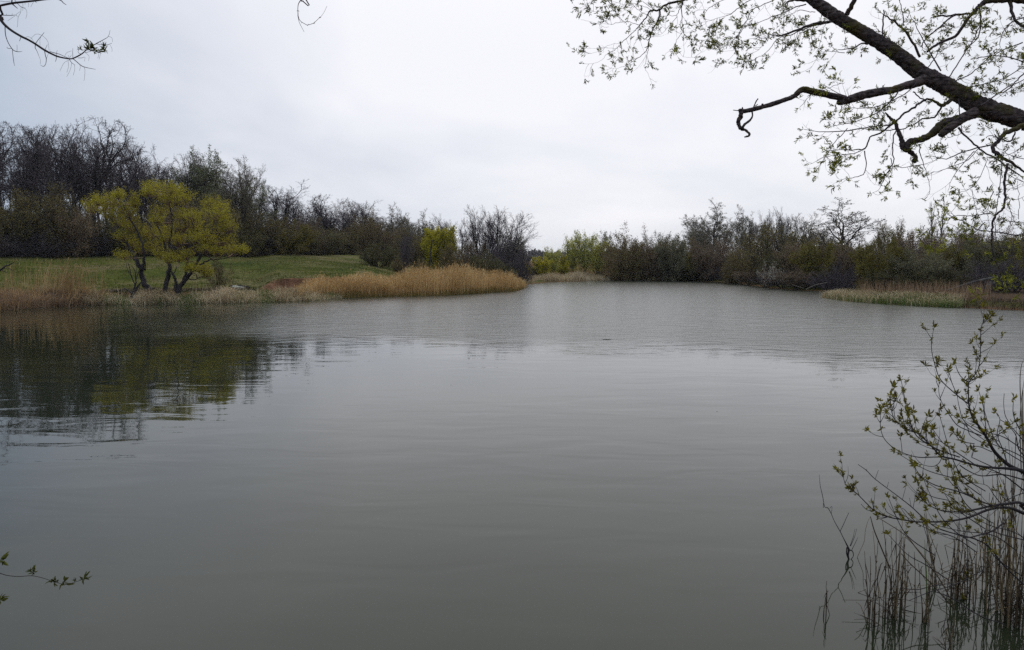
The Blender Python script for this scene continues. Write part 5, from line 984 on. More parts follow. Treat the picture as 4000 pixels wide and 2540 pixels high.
for l in [[(85, 450, 16), (95, 600, 14), (140, 730, 12), (210, 840, 12), (260, 875, 11), (320, 885, 9), (380, 880, 4)], [(210, 840, 9), (215, 900, 9), (235, 1060, 9), (250, 1125, 4)], [(195, 830, 8), (130, 825, 8), (118, 800, 6)], [(290, 885, 6), (292, 800, 5), (288, 765, 3)],
          [(360, 625, 12), (345, 670, 10), (332, 705, 8)], [(605, 745, 14), (600, 820, 12), (625, 860, 8), (665, 960, 5), (690, 1030, 4), (685, 1100, 3)], [(610, 740, 12), (660, 670, 9), (755, 555, 7)], [(760, 865, 14), (775, 950, 12), (790, 1010, 11), (780, 1090, 9), (745, 1135, 8), (690, 1115, 4)],
          [(790, 1010, 7), (815, 940, 4), (835, 905, 3)], [(770, 850, 8), (800, 780, 6), (815, 765, 5)], [(960, 960, 10), (960, 1010, 9), (945, 1055, 7)], [(970, 950, 7), (965, 900, 5), (980, 860, 3)], [(850, 880, 9), (930, 905, 11), (1010, 925, 9), (1100, 965, 8), (1180, 1000, 8)],
          [(1180, 1010, 10), (1225, 1075, 8), (1280, 1112, 6)], [(1250, 1005, 14), (1320, 1065, 12), (1400, 1130, 12), (1500, 1160, 9), (1630, 1185, 6)], [(1245, 1000, 8), (1240, 900, 7), (1243, 825, 4)], [(1430, 1140, 6), (1450, 1200, 5), (1440, 1340, 4), (1432, 1380, 2)],
          [(1200, 1020, 4), (1110, 1060, 4), (1060, 1130, 3), (1020, 1220, 3)], [(1160, 1040, 5), (1170, 1130, 4), (1140, 1240, 3)], [(1225, 1070, 4), (1200, 1190, 4), (1140, 1310, 3)], [(1270, 1115, 4), (1275, 1190, 4), (1248, 1290, 3)], [(1360, 1100, 4), (1370, 1150, 3), (1355, 1210, 3)],
          [(1640, 750, 9), (1740, 765, 8), (1840, 765, 8), (1910, 738, 5)], [(1850, 620, 5), (1910, 650, 4), (1920, 720, 4)], [(1880, 770, 4), (1910, 830, 3), (1912, 885, 2)], [(1450, 900, 9), (1540, 880, 7), (1600, 850, 7), (1730, 855, 6), (1800, 800, 5)], [(1400, 920, 9), (1350, 915, 7), (1330, 880, 6)], [(1500, 840, 8), (1520, 780, 8), (1530, 740, 6)],
          [(1330, 990, 8), (1400, 990, 7), (1450, 975, 5), (1440, 1050, 3)], [(1460, 905, 4), (1520, 960, 3), (1510, 1040, 3)], [(1680, 860, 4), (1715, 900, 3), (1690, 1020, 3)], [(1640, 860, 4), (1680, 920, 3), (1670, 1000, 2)], [(530, 660, 3), (600, 590, 3), (680, 590, 3), (760, 640, 4), (820, 720, 4), (838, 860, 4)], [(440, 640, 3), (480, 625, 3), (540, 660, 3), (575, 710, 3)],
          [(1100, 970, 3), (1140, 900, 4), (1220, 870, 3)], [(700, 620, 3), (680, 680, 3), (685, 780, 2)], [(850, 870, 5), (858, 850, 4)], [(1180, 990, 6), (1165, 945, 4)], [(1190, 985, 6), (1220, 940, 4)],
          [(200, 60, 26), (240, 95, 16), (300, 148, 8)], [(200, 40, 24), (205, 0, 22), (210, -60, 20)], [(-80, 30, 6), (0, 20, 6), (100, 32, 6), (180, 20, 6)], [(250, 0, 8), (300, 65, 8), (370, 125, 8), (435, 140, 5)], [(370, 120, 5), (440, 160, 4), (460, 230, 4), (440, 320, 4)], [(360, 130, 5), (350, 220, 5), (310, 300, 5), (300, 440, 4), (290, 465, 2)],
          [(-100, 255, 12), (0, 262, 12), (80, 262, 11), (200, 265, 10), (270, 258, 6), (300, 290, 4)], [(270, 258, 5), (300, 230, 4), (345, 200, 3)], [(100, 262, 6), (115, 235, 4)], [(205, 262, 6), (210, 232, 4)], [(260, 270, 4), (200, 310, 4), (130, 360, 2)], [(485, 50, 5), (490, 90, 4), (483, 120, 3)], [(570, 40, 5), (540, 90, 4), (525, 120, 3)], [(390, 60, 5), (392, 120, 4), (388, 185, 3)], [(600, 30, 7), (630, 48, 5)], [(430, 40, 4), (425, 85, 3)],
          [(0, 320, 6), (50, 320, 5), (75, 350, 4)]]:
    tadd(TW, l, A2, K2, DL, sides=4, n=3)
# the hanging twig at the top of the picture grows from a bough above the frame
bough = [(-5.2, 5.9, 5.9, 0.03), (-4.0, 5.7, 6.0, 0.022), (-3.0, 5.5, 6.05, 0.016), (-2.2, 5.3, 5.9, 0.012)]
A3, K3 = (1000, 0), 0.1661
h1 = tr4([(1080, -160, 30), (1050, 0, 24), (1000, 90, 17), (985, 180, 15), (985, 260, 15), (988, 330, 17), (992, 400, 20), (1030, 480, 13), (1090, 530, 11), (1150, 565, 12), (1205, 592, 13), (1290, 570, 11), (1360, 545, 13), (1430, 480, 10), (1505, 410, 11), (1540, 375, 7), (1600, 290, 6), (1668, 148, 4)], A3, K3, 5.3)
s4 = smooth_path(bough + h1, 4); T = Tubes(); T.add([Vector(v[:3]) for v in s4], [v[3] for v in s4], 6)
link('hanging_twig', T.mesh('hanging_twig', M['bark_dark'], offset=lb), lt)
for l in [[(995, 410, 10), (1005, 490, 9), (1050, 600, 9), (1135, 755, 5)], [(1075, 525, 12), (1072, 550, 4)], [(1215, 590, 16), (1208, 612, 4)], [(1230, 580, 8), (1240, 562, 3)], [(1345, 548, 14), (1385, 560, 4)], [(1365, 540, 12), (1382, 515, 4)], [(1510, 415, 14), (1480, 405, 4)], [(1500, 412, 22), (1530, 405, 14)], [(985, 255, 14), (955, 258, 4)], [(985, 250, 14), (1022, 272, 4)], [(990, 390, 18), (1012, 412, 5)], [(1060, 20, 24), (1120, 25, 14)], [(1050, 5, 24), (1075, 45, 8)]]:
    tadd(TW, l, A3, K3, 5.3, sides=4, n=2)
link('twigs', TW.mesh('twigs', M['bark_dark'], offset=lb), lt, kind='stuff')
M['leaf_dark_green'] = plant_mat('leaf_dark_green', [(0.03, 0.035, 0.01), (0.07, 0.08, 0.015), (0.13, 0.14, 0.02)], trans=0.35, scale=3)  # darker leaf colour for the top left branch and the lower left twig
SPM = [spray_mesh('leaf_spray', 300 + k, 9 + k % 3, 0.075, 0.02, 0.03, M['leaf_dark_green'], spreadang=(20, 100), buds=3) for k in range(4)]
le = []
for x, y in [(1335, 850), (1530, 720), (1560, 830), (1590, 880), (1540, 870), (1780, 850), (1760, 800), (1800, 880), (1610, 830)]:
    le.append((P(x * K2, y * K2, DL), Vector((WR.gauss(0, .6), WR.gauss(0, .5), 0.5)), WR.uniform(0.45, 0.75)))
put_sprays(le, SPM, lt, lb, WR)

# ---------------------------------------------------------------- budding shrub at the right, over the reeds
SB = Vector((4.75, 3.7, tz(4.75, 3.7)))
sh = thing('shrub', 'leafing shrub with upright yellow green shoots at the right edge over the water', 'shrub', SB)
B1, KB1 = (3100, 1200), 0.5233; B2, KB2 = (3100, 1800), 0.4839
SR = random.Random(9)
root = (SB.x, SB.y, SB.z - 0.1, 0.03)
SS = [ # origin, scale, points, depth, leafiness, rooted
 (B1, KB1, [(2050, 1500, 34), (1850, 1320, 32), (1720, 1235, 30), (1600, 1175, 28), (1500, 1080, 24), (1450, 990, 20), (1400, 910, 17), (1340, 830, 15), (1310, 740, 11), (1305, 640, 9), (1310, 560, 8), (1370, 480, 7), (1390, 400, 6), (1396, 280, 6), (1400, 150, 5), (1430, 90, 3)], 4.3, 1, 1),
 (B1, KB1, [(1300, 720, 10), (1200, 640, 8), (1100, 545, 7), (1060, 450, 6), (1030, 320, 5), (1036, 220, 4), (1045, 160, 3)], 4.3, 1, 0),
 (B1, KB1, [(1305, 560, 7), (1250, 520, 6), (1222, 470, 5), (1210, 430, 3)], 4.3, 1, 0), (B1, KB1, [(1220, 655, 6), (1180, 560, 5), (1160, 480, 4)], 4.3, 1, 0),
 (B1, KB1, [(1400, 960, 10), (1300, 920, 8), (1220, 880, 7), (1160, 800, 6), (1110, 720, 5), (1085, 640, 4), (1085, 560, 3)], 4.2, 1, 0), (B1, KB1, [(1430, 960, 8), (1280, 860, 6), (1240, 760, 5), (1220, 660, 3)], 4.35, 0.7, 0),
 (B1, KB1, [(2050, 1420, 26), (1850, 1290, 26), (1720, 1225, 28), (1600, 1205, 22), (1500, 1200, 18), (1400, 1188, 15), (1300, 1165, 13), (1200, 1135, 13), (1100, 1110, 12), (1040, 1050, 10), (980, 990, 9), (920, 940, 8), (870, 920, 7), (800, 875, 7), (755, 840, 6), (728, 760, 6), (722, 680, 5), (735, 600, 3)], 4.2, 1, 1),
 (B1, KB1, [(1240, 1120, 10), (1120, 1080, 9), (1020, 1030, 8), (960, 960, 7), (890, 905, 6), (855, 870, 5), (850, 800, 3)], 4.25, 1, 0), (B1, KB1, [(760, 845, 5), (750, 780, 5), (750, 690, 3)], 4.2, 1, 0),
 (B1, KB1, [(1110, 1118, 9), (1030, 1120, 8), (950, 1122, 8), (880, 1110, 7), (800, 1080, 6), (720, 1030, 6), (670, 970, 5), (648, 890, 5), (650, 770, 3)], 4.15, 1, 0), (B1, KB1, [(670, 970, 5), (610, 955, 4), (560, 925, 3)], 4.15, 0.5, 0),
 (B1, KB1, [(810, 1085, 5), (805, 1030, 4), (798, 975, 3)], 4.15, 1, 0), (B1, KB1, [(1110, 1120, 6), (1080, 1170, 5), (1030, 1190, 5), (940, 1172, 3)], 4.15, 1, 0), (B1, KB1, [(1000, 1000, 6), (950, 960, 5), (975, 860, 4), (1000, 820, 3)], 4.2, 1, 0),
 (B1, KB1, [(1240, 1180, 9), (1300, 1220, 8), (1400, 1260, 8), (1560, 1250, 10), (1720, 1290, 12)], 4.3, 0.4, 0), (B1, KB1, [(1600, 1180, 8), (1560, 1060, 7), (1520, 950, 6), (1540, 840, 5), (1510, 790, 3)], 4.3, 1, 0), (B1, KB1, [(1540, 840, 5), (1620, 890, 6), (1700, 980, 7), (1760, 1060, 8)], 4.3, 0.8, 0),
 (B1, KB1, [(1750, 1000, 8), (1680, 900, 7), (1640, 800, 6), (1640, 700, 4)], 4.2, 1, 0), (B1, KB1, [(1620, 880, 5), (1580, 810, 5), (1568, 720, 4), (1572, 645, 4)], 4.2, 0.1, 0), (B1, KB1, [(1440, 960, 7), (1430, 850, 6), (1415, 720, 4)], 4.25, 1, 0), (B1, KB1, [(1450, 1000, 6), (1560, 930, 5), (1640, 860, 4)], 4.25, 1, 0),
 (B1, KB1, [(1760, 1150, 10), (1680, 1060, 9), (1660, 960, 7), (1620, 900, 5)], 4.15, 1, 0), (B1, KB1, [(1350, 1020, 7), (1250, 1000, 6), (1200, 940, 4)], 4.3, 1, 0), (B1, KB1, [(1480, 1080, 7), (1380, 1040, 6), (1300, 1040, 5), (1240, 960, 3)], 4.3, 1, 0), (B1, KB1, [(1280, 860, 6), (1300, 900, 6), (1320, 960, 5), (1400, 1010, 5)], 4.3, 0.8, 0),
 (B1, KB1, [(1500, 1200, 8), (1350, 1130, 6), (1330, 1120, 5), (1335, 1080, 3)], 4.3, 1, 0), (B1, KB1, [(1540, 1500, 12), (1400, 1450, 10), (1240, 1380, 9), (1060, 1330, 8), (960, 1270, 6), (905, 1200, 3)], 4.4, 0.5, 0),
 (B2, KB2, [(2200, 700, 30), (2000, 470, 30), (1860, 425, 28), (1760, 385, 25), (1660, 378, 22), (1560, 400, 20), (1480, 432, 18), (1400, 462, 17), (1300, 482, 16), (1200, 492, 14), (1100, 494, 13), (1000, 494, 12), (870, 475, 11), (760, 452, 10), (650, 400, 9), (590, 345, 8), (510, 265, 7), (430, 205, 6), (408, 160, 5), (398, 110, 3)], 4.6, 0.9, 1),
 (B2, KB2, [(650, 405, 6), (590, 395, 5), (545, 350, 4)], 4.6, 0, 0), (B2, KB2, [(650, 400, 6), (638, 350, 5), (628, 300, 4)], 4.6, 0.0, 0), (B2, KB2, [(2100, 520, 26), (1860, 350, 24), (1730, 348, 22), (1600, 365, 18), (1480, 392, 16), (1350, 412, 12), (1200, 405, 9), (1080, 350, 7), (1040, 300, 4)], 4.5, 1, 1),
 (B2, KB2, [(1700, 500, 14), (1600, 570, 13), (1500, 600, 12), (1400, 620, 10), (1300, 590, 8), (1180, 550, 6)], 4.5, 0.3, 0), (B2, KB2, [(1250, 320, 7), (1120, 290, 6), (1030, 230, 5), (995, 170, 4)], 4.5, 0.7, 0), (B2, KB2, [(1330, 340, 7), (1230, 270, 6), (1100, 190, 5), (1000, 110, 5), (975, 50, 4)], 4.5, 0.4, 0),
 (B2, KB2, [(1560, 400, 8), (1450, 300, 7), (1330, 230, 6), (1250, 150, 5), (1240, 60, 3)], 4.5, 1, 0), (B2, KB2, [(1700, 380, 8), (1620, 280, 7), (1560, 200, 5), (1450, 180, 3)], 4.5, 1, 0), (B2, KB2, [(1860, 240, 12), (1700, 120, 10), (1560, 60, 8), (1420, 20, 6)], 4.4, 0.9, 0), (B2, KB2, [(760, 455, 6), (700, 470, 5), (690, 465, 4)], 4.6, 1, 0), (B2, KB2, [(870, 475, 7), (760, 420, 5), (735, 380, 4)], 4.6, 1, 0),
 (B2, KB2, [(1860, 640, 10), (1700, 600, 9), (1560, 560, 8), (1540, 600, 6)], 4.5, 0.9, 0), (B2, KB2, [(980, 490, 6), (900, 400, 5), (870, 380, 4)], 4.6, 0.4, 0), (B2, KB2, [(1700, 330, 8), (1800, 280, 7), (1900, 250, 6)], 4.4, 1, 0),
]
shT = Tubes(); shs = []; stems = []
# a tangle of thinner stems between the traced ones
for q_ in range(16):
    x0, y0 = SR.uniform(3560, 3990), SR.uniform(1620, 2260); dd_ = SR.uniform(4.1, 4.9); lx_ = SR.uniform(-260, -60); ly_ = SR.uniform(-230, -20)
    SS.append(((0, 0), 1.0, [(x0 + 90, y0 + 60, 4), (x0, y0, 4), (x0 + lx_ * .5, y0 + ly_ * .35, 3), (x0 + lx_, y0 + ly_, 2)], dd_, SR.choice([0.3, 0.8, 1]), 0))
def stw(p, d, L, r, leafy):
    pts = [p.copy()]; dd = d.copy(); rad = [r]
    for k in range(3):
        dd = (dd + Vector((SR.gauss(0, .15), SR.gauss(0, .15), 0.22))).normalized(); p = p + dd * (L / 3); pts.append(p.copy()); rad.append(r * (1 - 0.25 * (k + 1)))
    shT.add(pts, rad, 4)
    if SR.random() < leafy:
        shs.append((pts[-1], (pts[-1] - pts[-2]).normalized(), SR.uniform(0.65, 1.0)))
        if SR.random() < 0.6: shs.append((pts[2], dd + Vector((SR.gauss(0, .4), SR.gauss(0, .4), 0)), SR.uniform(0.45, 0.8)))
for off, k_, pts, d, leafy, rooted in SS:
    o4 = tr4(pts, off, k_, d)
    if rooted: o4 = [root, (SB.x + 0.1, SB.y + 0.1, (SB.z + o4[0][2]) / 2, 0.03)] + o4
    s4 = smooth_path(o4, 4); Pp = [Vector(v[:3]) for v in s4]; Rr = [max(v[3], 0.0013) for v in s4]
    if max(Rr) > 0.006: T = Tubes(); T.add(Pp, Rr, 7); link('stem', T.mesh('stem', M['bark_dark'], offset=SB), sh)
    else: shT.add(Pp, Rr, 5)
    L = sum((Pp[i + 1] - Pp[i]).length for i in range(len(Pp) - 1))
    if leafy > 0.2: shs.append((Pp[-1], (Pp[-1] - Pp[-2]).normalized(), 1.0))
    for q_ in range(int(L * 7.5 * leafy)):
        i = int((0.25 + 0.75 * SR.random()) * (len(Pp) - 1.01)) if not rooted else int((0.35 + 0.65 * SR.random()) * (len(Pp) - 1.01))
        dn = rot_away((Pp[i + 1] - Pp[i]).normalized(), R(SR.uniform(30, 60)), SR.uniform(0, 6.28)); stw(Pp[i], dn, SR.uniform(0.04, 0.16), 0.0022, 0.85)
    for q_ in range(int(L * 4 * leafy)):
        i = int((0.5 + 0.5 * SR.random()) * (len(Pp) - 1.01)); shs.append((Pp[i], rot_away((Pp[i + 1] - Pp[i]).normalized(), R(60), SR.uniform(0, 6.28)), SR.uniform(0.35, 0.65)))
link('twigs', shT.mesh('twigs', M['bark_dark'], offset=SB), sh, kind='stuff')
SPS = [spray_mesh('leaf_cluster', 400 + k, 8 + k % 4, 0.034, 0.0105, 0.024, M['leaf_shrub'], spreadang=(25, 110), buds=4) for k in range(6)]
put_sprays(shs, SPS, sh, SB, SR, name='leaf_cluster')
print('shrub clusters', len(shs))
# low twig at the lower left
TB = Vector((-3.3, 2.6, tz(-3.3, 2.6)))
sg = thing('sapling', 'thin sapling twig with small leaf tufts reaching in at the lower left', 'sapling', TB)
A4, K4 = (0, 2100), 0.2877
T = Tubes(); w4 = tr4([(-500, 300, 16), (-200, 420, 14), (0, 485, 12), (100, 515, 11), (250, 530, 10), (430, 520, 9), (580, 550, 8), (720, 597, 7), (850, 632, 6), (920, 635, 5), (1030, 602, 4), (1120, 570, 3)], A4, K4, 3.2)
s4 = smooth_path([(TB.x, TB.y, TB.z - .05, .012), (-3.2, 2.8, (TB.z + w4[0][2]) / 2 + .2, .009)] + w4, 4); T.add([Vector(v[:3]) for v in s4], [v[3] for v in s4], 6)
tadd(T, [(430, 520, 7), (445, 495, 6), (455, 475, 4)], A4, K4, 3.2, n=2); tadd(T, [(0, 485, 7), (-120, 700, 6), (-60, 830, 4), (-10, 850, 3)], A4, K4, 3.2, n=2); tadd(T, [(-200, 420, 7), (-120, 350, 5), (-20, 310, 4)], A4, K4, 3.2, n=2)
link('stem', T.mesh('stem', M['bark_dark'], offset=TB), sg)
le = [(P(x * K4, 2100 + y * K4, 3.2), Vector((dx_, -0.3, dz_)), s_) for x, y, dx_, dz_, s_ in [(455, 480, .5, 1, .4), (725, 600, .3, .8, .4), (740, 595, .9, .3, .3), (870, 628, .3, 1, .5), (1020, 600, 0, 1, .22), (1120, 568, 1, .6, .42), (-10, 310, 1, .2, .6), (-10, 850, 1, .5, .5), (430, 470, -.3, .8, .25)]]
put_sprays(le, SPM, sg, TB, WR)

# ---------------------------------------------------------------- dead reeds standing in the water at the right
RR_ = random.Random(33)
M['reed_stem'] = plant_mat('reed_stem', [(0.022, 0.015, 0.008), (0.07, 0.048, 0.026), (0.17, 0.12, 0.065), (0.30, 0.23, 0.13)], island=0.25, objvar=0.7, scale=2)
M['reed_leaf'] = plant_mat('reed_leaf', [(0.015, 0.01, 0.007), (0.045, 0.03, 0.02), (0.11, 0.08, 0.05)], island=0.7, objvar=0.2, scale=2)
def reed_clump(px, py, n, hpx, wpx, label, lean=0.0, bent=0.25, green=0, leaves=3, rmul=1.0):
    b = G(px, py); d = b.y * cp + 3.0 * sp; s_ = d / F
    e = thing('reed_clump', label, 'reeds', b, 'dead reed clumps standing in the water at the right')
    LT = Tubes()
    for k in range(max(2, int(n * 0.68))):
        bx = RR_.gauss(0, wpx * 0.45) * s_; by = RR_.gauss(0, wpx * 0.35) * s_
        H = hpx * s_ * RR_.uniform(0.55, 1.05); lx = (RR_.gauss(0, 0.07) + lean * RR_.uniform(0.3, 1) + bx / max(H, .1) * 0.35); ly = RR_.gauss(0, 0.07)
        p0 = Vector((bx, by, -0.25)); pts = [p0]; rad = [0.0050 * rmul]
        m = 6; kink = RR_.random() < bent; kp = RR_.uniform(0.45, 0.9)
        for j in range(1, m + 1):
            t = j / m
            if kink and t > kp:
                f = (t - kp); q = Vector((bx + lx * H * kp + math.copysign(f * H * 0.75, lx + RR_.gauss(0, .1)), by + ly * H * kp + f * H * 0.2, H * kp - f * H * RR_.uniform(0.5, 0.9)))
            else: q = Vector((bx + lx * H * t + RR_.gauss(0, .003), by + ly * H * t, H * t))
            pts.append(q); rad.append(0.0050 * rmul * (1 - 0.65 * t) * RR_.uniform(0.9, 1.1))
        T = Tubes(); T.add(pts, rad, 5); link('stalk', T.mesh('stalk', M['reed_stem']), e)
        for _ in range(leaves):
            i = RR_.randrange(1, m); q = pts[i]; a = RR_.uniform(0, 6.28); LL = RR_.uniform(0.05, 0.2); up = RR_.choice([1, 0.6, -0.9, -0.9])
            d1 = Vector((math.cos(a) * 0.3, math.sin(a) * 0.3, up)) * LL * 0.5
            LT.add([q, q + d1, q + d1 * 1.6 + Vector((math.cos(a) * 0.1, math.sin(a) * 0.1, -0.5)) * LL * 0.5], [0.003, 0.0035, 0.001], 3)
    # matted dead leaves round the foot
    for _ in range(n):
        q = Vector((RR_.gauss(0, wpx * 0.4) * s_, RR_.gauss(0, wpx * 0.4) * s_, RR_.uniform(-0.04, 0.2))); d1 = Vector((RR_.gauss(0, 1), RR_.gauss(0, 1), RR_.gauss(0.2, 1.0))).normalized() * RR_.uniform(0.04, 0.14)
        LT.add([q - d1, q + Vector((0, 0, 0.01)), q + d1], [0.001, 0.0035, 0.001], 3)
    link('dead_leaves', LT.mesh('dead_leaves', M['reed_leaf']), e, kind='stuff')
    if green:
        GV = []
        bs = np.array([[RR_.gauss(0, wpx * .3) * s_, RR_.gauss(0, wpx * .3) * s_, -0.05] for _ in range(green)])
        v, q = ribbons(bs, np.array([hpx * s_ * RR_.uniform(.5, .9) for _ in range(green)]), np.full(green, 0.012), lean_(green, 0, 0, .06), 0.05)
        link('green_blades', mesh_from('green_blades', v, q, mats=[M['blade_green']]), e)
reed_clump(3415, 2440, 6, 300, 28, 'thin reed clump at the left of the reed stand in the water', lean=-0.05, bent=0.3)
reed_clump(3440, 2405, 14, 330, 60, 'dense clump of straight broken reeds at the left of the stand', bent=0.15, leaves=2)
reed_clump(3495, 2400, 16, 430, 55, 'tallest straight reeds of the left part of the stand', bent=0.1, leaves=2)
reed_clump(3530, 2370, 9, 300, 40, 'reed clump with a long folded stalk', bent=0.5)
reed_clump(3620, 2430, 7, 420, 18, 'narrow dark reed tuft with one green blade left of the matted clump', bent=0.0, green=2)
reed_clump(3745, 2330, 30, 330, 55, 'matted brown clump of dead reeds with a leaf tuft on top', bent=0.45, leaves=4)
reed_clump(3850, 2330, 9, 420, 40, 'upright reeds with two green spear blades right of the matted clump', bent=0.1, green=3)
reed_clump(3915, 2380, 14, 560, 50, 'tall tan reeds in front of the shrub stems', bent=0.1, leaves=2)
reed_clump(3950, 2440, 26, 330, 60, 'dark matted reed clump in the lower right corner', bent=0.4, leaves=4)
reed_clump(3985, 2360, 16, 640, 50, 'tall reeds cut by the right edge of the picture', bent=0.1, leaves=2)
reed_clump(3890, 2260, 14, 480, 60, 'reeds behind the tall tan ones, further out in the water', bent=0.2)
reed_clump(3660, 2270, 6, 330, 50, 'sparse leaning reeds left of the matted clump', lean=-0.35, bent=0.1)
reed_clump(3224, 2402, 3, 130, 8, 'three short reed stubs standing alone at the far left of the reeds', bent=0.0, leaves=1)
reed_clump(3700, 2520, 5, 130, 40, 'short pale reed stubs at the bottom edge of the picture', bent=0.4)
reed_clump(3990, 2200, 10, 600, 60, 'tall reeds behind the shrub at the right edge', bent=0.1)
tuft = [o for o in bpy.data.objects if o.get('label', '').startswith('matted brown clump')][0]
for px_t, py_t in [(3768, 2245), (3752, 2262), (3785, 2258), (3770, 2350), (3795, 2362), (3740, 2365), (3790, 2235), (3755, 2340)]:
    q = P(px_t, py_t, tuft.location.y * cp + 3 * sp - .05) - tuft.location; o = link('leaf_cluster', SR.choice(SPS), tuft); o.location = q; o.rotation_euler = (SR.uniform(-.8, .8), SR.uniform(-.8, .8), SR.uniform(0, 6)); o.scale = (1.2,) * 3
# single sticks and long stalks
def stick(pts, off, k_, d, label, name='dead_stalk', mat='reed_stem', sides=6, extra=(), cat='stalk', d1=None, grp=None):
    o4 = tr4(pts, off, k_, d, d1); b = Vector(o4[0][:3]); e = thing(name, label, cat, b, grp); T = Tubes()
    s4 = smooth_path(o4, 4); T.add([Vector(v[:3]) for v in s4], [max(v[3], .0012) for v in s4], sides); link('stem', T.mesh('stem', M[mat], offset=b), e)
    if extra:
        for l in extra:
            T = Tubes(); tadd(T, l, off, k_, d, sides=4, n=3); link('twig', T.mesh('twig', M[mat], offset=b), e)
ds = G(3318, 2185).y * cp + 3 * sp
stick([(448, 800, 10), (440, 760, 14), (445, 720, 18), (435, 690, 12), (400, 620, 6), (375, 570, 6), (330, 490, 5), (300, 420, 5), (275, 380, 6), (250, 370, 5), (235, 290, 5), (215, 200, 4), (208, 112, 2)], B2, KB2, ds, 'tall crooked dead stem rising from the water left of the reeds', mat='bark_dark',
      extra=[[(375, 570, 5), (400, 520, 5), (445, 420, 4)], [(290, 385, 4), (310, 370, 3), (305, 430, 3)], [(240, 380, 5), (240, 345, 3)], [(455, 690, 5), (480, 620, 4), (495, 550, 2)], [(460, 690, 5), (490, 620, 4), (510, 548, 2)], [(470, 720, 5), (500, 660, 4), (520, 618, 2)], [(445, 720, 12), (475, 730, 8), (482, 770, 6), (460, 800, 8)], [(430, 700, 10), (428, 750, 10), (445, 800, 10)]])
d2 = G(3350, 2178).y * cp + 3 * sp
stick([(512, 785, 5), (540, 720, 4), (570, 650, 4), (580, 560, 4), (600, 490, 3), (620, 452, 2)], B2, KB2, d2, 'slender curved stalk bowing over the water beside the crooked stem')
stick([(1300, 1180, 9), (1180, 960, 9), (1000, 720, 8), (900, 600, 7), (700, 470, 5)], B2, KB2, 5.6, 'long leaning stalk crossing behind the reeds', d1=4.9)
stick([(1860, 1000, 12), (1700, 850, 12), (1530, 660, 12), (1200, 560, 9), (1070, 480, 9), (960, 380, 8), (860, 300, 7), (660, 150, 6), (590, 80, 6), (520, 30, 4)], B2, KB2, 5.0, 'straight bare stick slanting up left out of the shrub', mat='bark_dark', extra=[[(585, 85, 4), (592, 65, 3)], [(660, 145, 4), (685, 75, 3)], [(755, 215, 4), (768, 170, 3)], [(878, 315, 4), (905, 215, 3)], [(950, 375, 4), (935, 300, 3)], [(965, 380, 5), (980, 300, 4), (998, 235, 3)]])
stick([(780, 870, 12), (740, 780, 11), (690, 660, 10), (650, 560, 9), (620, 450, 6)], B2, KB2, 6.0, 'stiff straight stalk slanting left out of the reed stand')
stick([(1300, 1200, 10), (1100, 980, 9), (940, 830, 8), (870, 750, 6)], B2, KB2, 5.9, 'brown stalk slanting left across the middle of the reeds')
stick([(890, 1035, 7), (905, 900, 7), (900, 780, 6), (886, 620, 6), (960, 670, 6), (1100, 830, 5), (1170, 930, 5)], B2, KB2, 6.1, 'sharply folded reed stalk forming a peak above the water')
stick([(1280, 990, 5), (1130, 1010, 7), (1000, 1040, 7), (880, 1030, 5)], B2, KB2, 6.3, 'flooded twig lying low across the water in the reeds', mat='bark_dark', d1=6.2)
stick([(1640, 800, 6), (1500, 900, 7), (1300, 1000, 8), (1100, 1060, 7), (930, 1130, 5)], B2, KB2, 6.1, 'thin branch fallen through the middle of the reeds', mat='bark_dark')
stick([(1700, 1320, 8), (1500, 1250, 9), (1280, 1110, 9), (1150, 1060, 7)], B2, KB2, 5.9, 'dark branch lying in the water right of the matted clump', mat='bark_dark')
stick([(1570, 870, 5), (1480, 960, 5), (1380, 1050, 5)], B2, KB2, 5.9, 'short bent stalk leaning on the matted clump')
stick([(592, 1300, 6), (560, 1220, 5), (540, 1170, 5), (505, 1140, 3)], B2, KB2, G(3386, 2430).y * cp + 3 * sp, 'short bent stalk alone left of the dense clump')
sticks2 = [[(1640, 1150, 7), (1640, 950, 7), (1635, 760, 6), (1615, 500, 4)], [(1560, 1180, 8), (1550, 900, 9), (1545, 700, 12), (1565, 430, 5)], [(1700, 1180, 8), (1620, 960, 8), (1560, 760, 7), (1400, 540, 5)], [(1440, 1100, 5), (1450, 900, 6), (1430, 760, 5), (1410, 650, 3)], [(1480, 1060, 4), (1475, 850, 6), (1485, 660, 3)], [(1230, 1000, 4), (1180, 800, 5), (1090, 560, 5), (1050, 240, 3)], [(1760, 1200, 8), (1750, 700, 9), (1730, 300, 6), (1660, 120, 4)], [(1800, 1200, 8), (1790, 700, 8), (1700, 300, 6), (1640, 100, 4)], [(1830, 1200, 7), (1770, 560, 8), (1690, 150, 5)], [(1730, 1200, 9), (1735, 780, 9), (1715, 480, 7), (1650, 220, 4)]]
for k, l in enumerate(sticks2): stick([(x, y + (0 if i_ else 60), w) for i_, (x, y, w) in enumerate(l)], B2, KB2, 5.95 + 0.04 * k, 'long upright stalk standing among the reeds below the shrub', grp='long stalks among the reeds below the shrub')
# tall stalks at the very right edge
for k, l in enumerate([[(1720, 1300, 8), (1700, 800, 7), (1690, 560, 6), (1700, 440, 4), (1718, 390, 2)], [(1735, 1300, 9), (1712, 850, 8), (1712, 620, 4)], [(1700, 1250, 7), (1690, 900, 6), (1700, 700, 5), (1722, 540, 2)]]):
    stick(l, B1, KB1, 4.9 + .1 * k, 'tall curved stalk rising along the right edge of the picture', grp='tall stalks along the right edge')
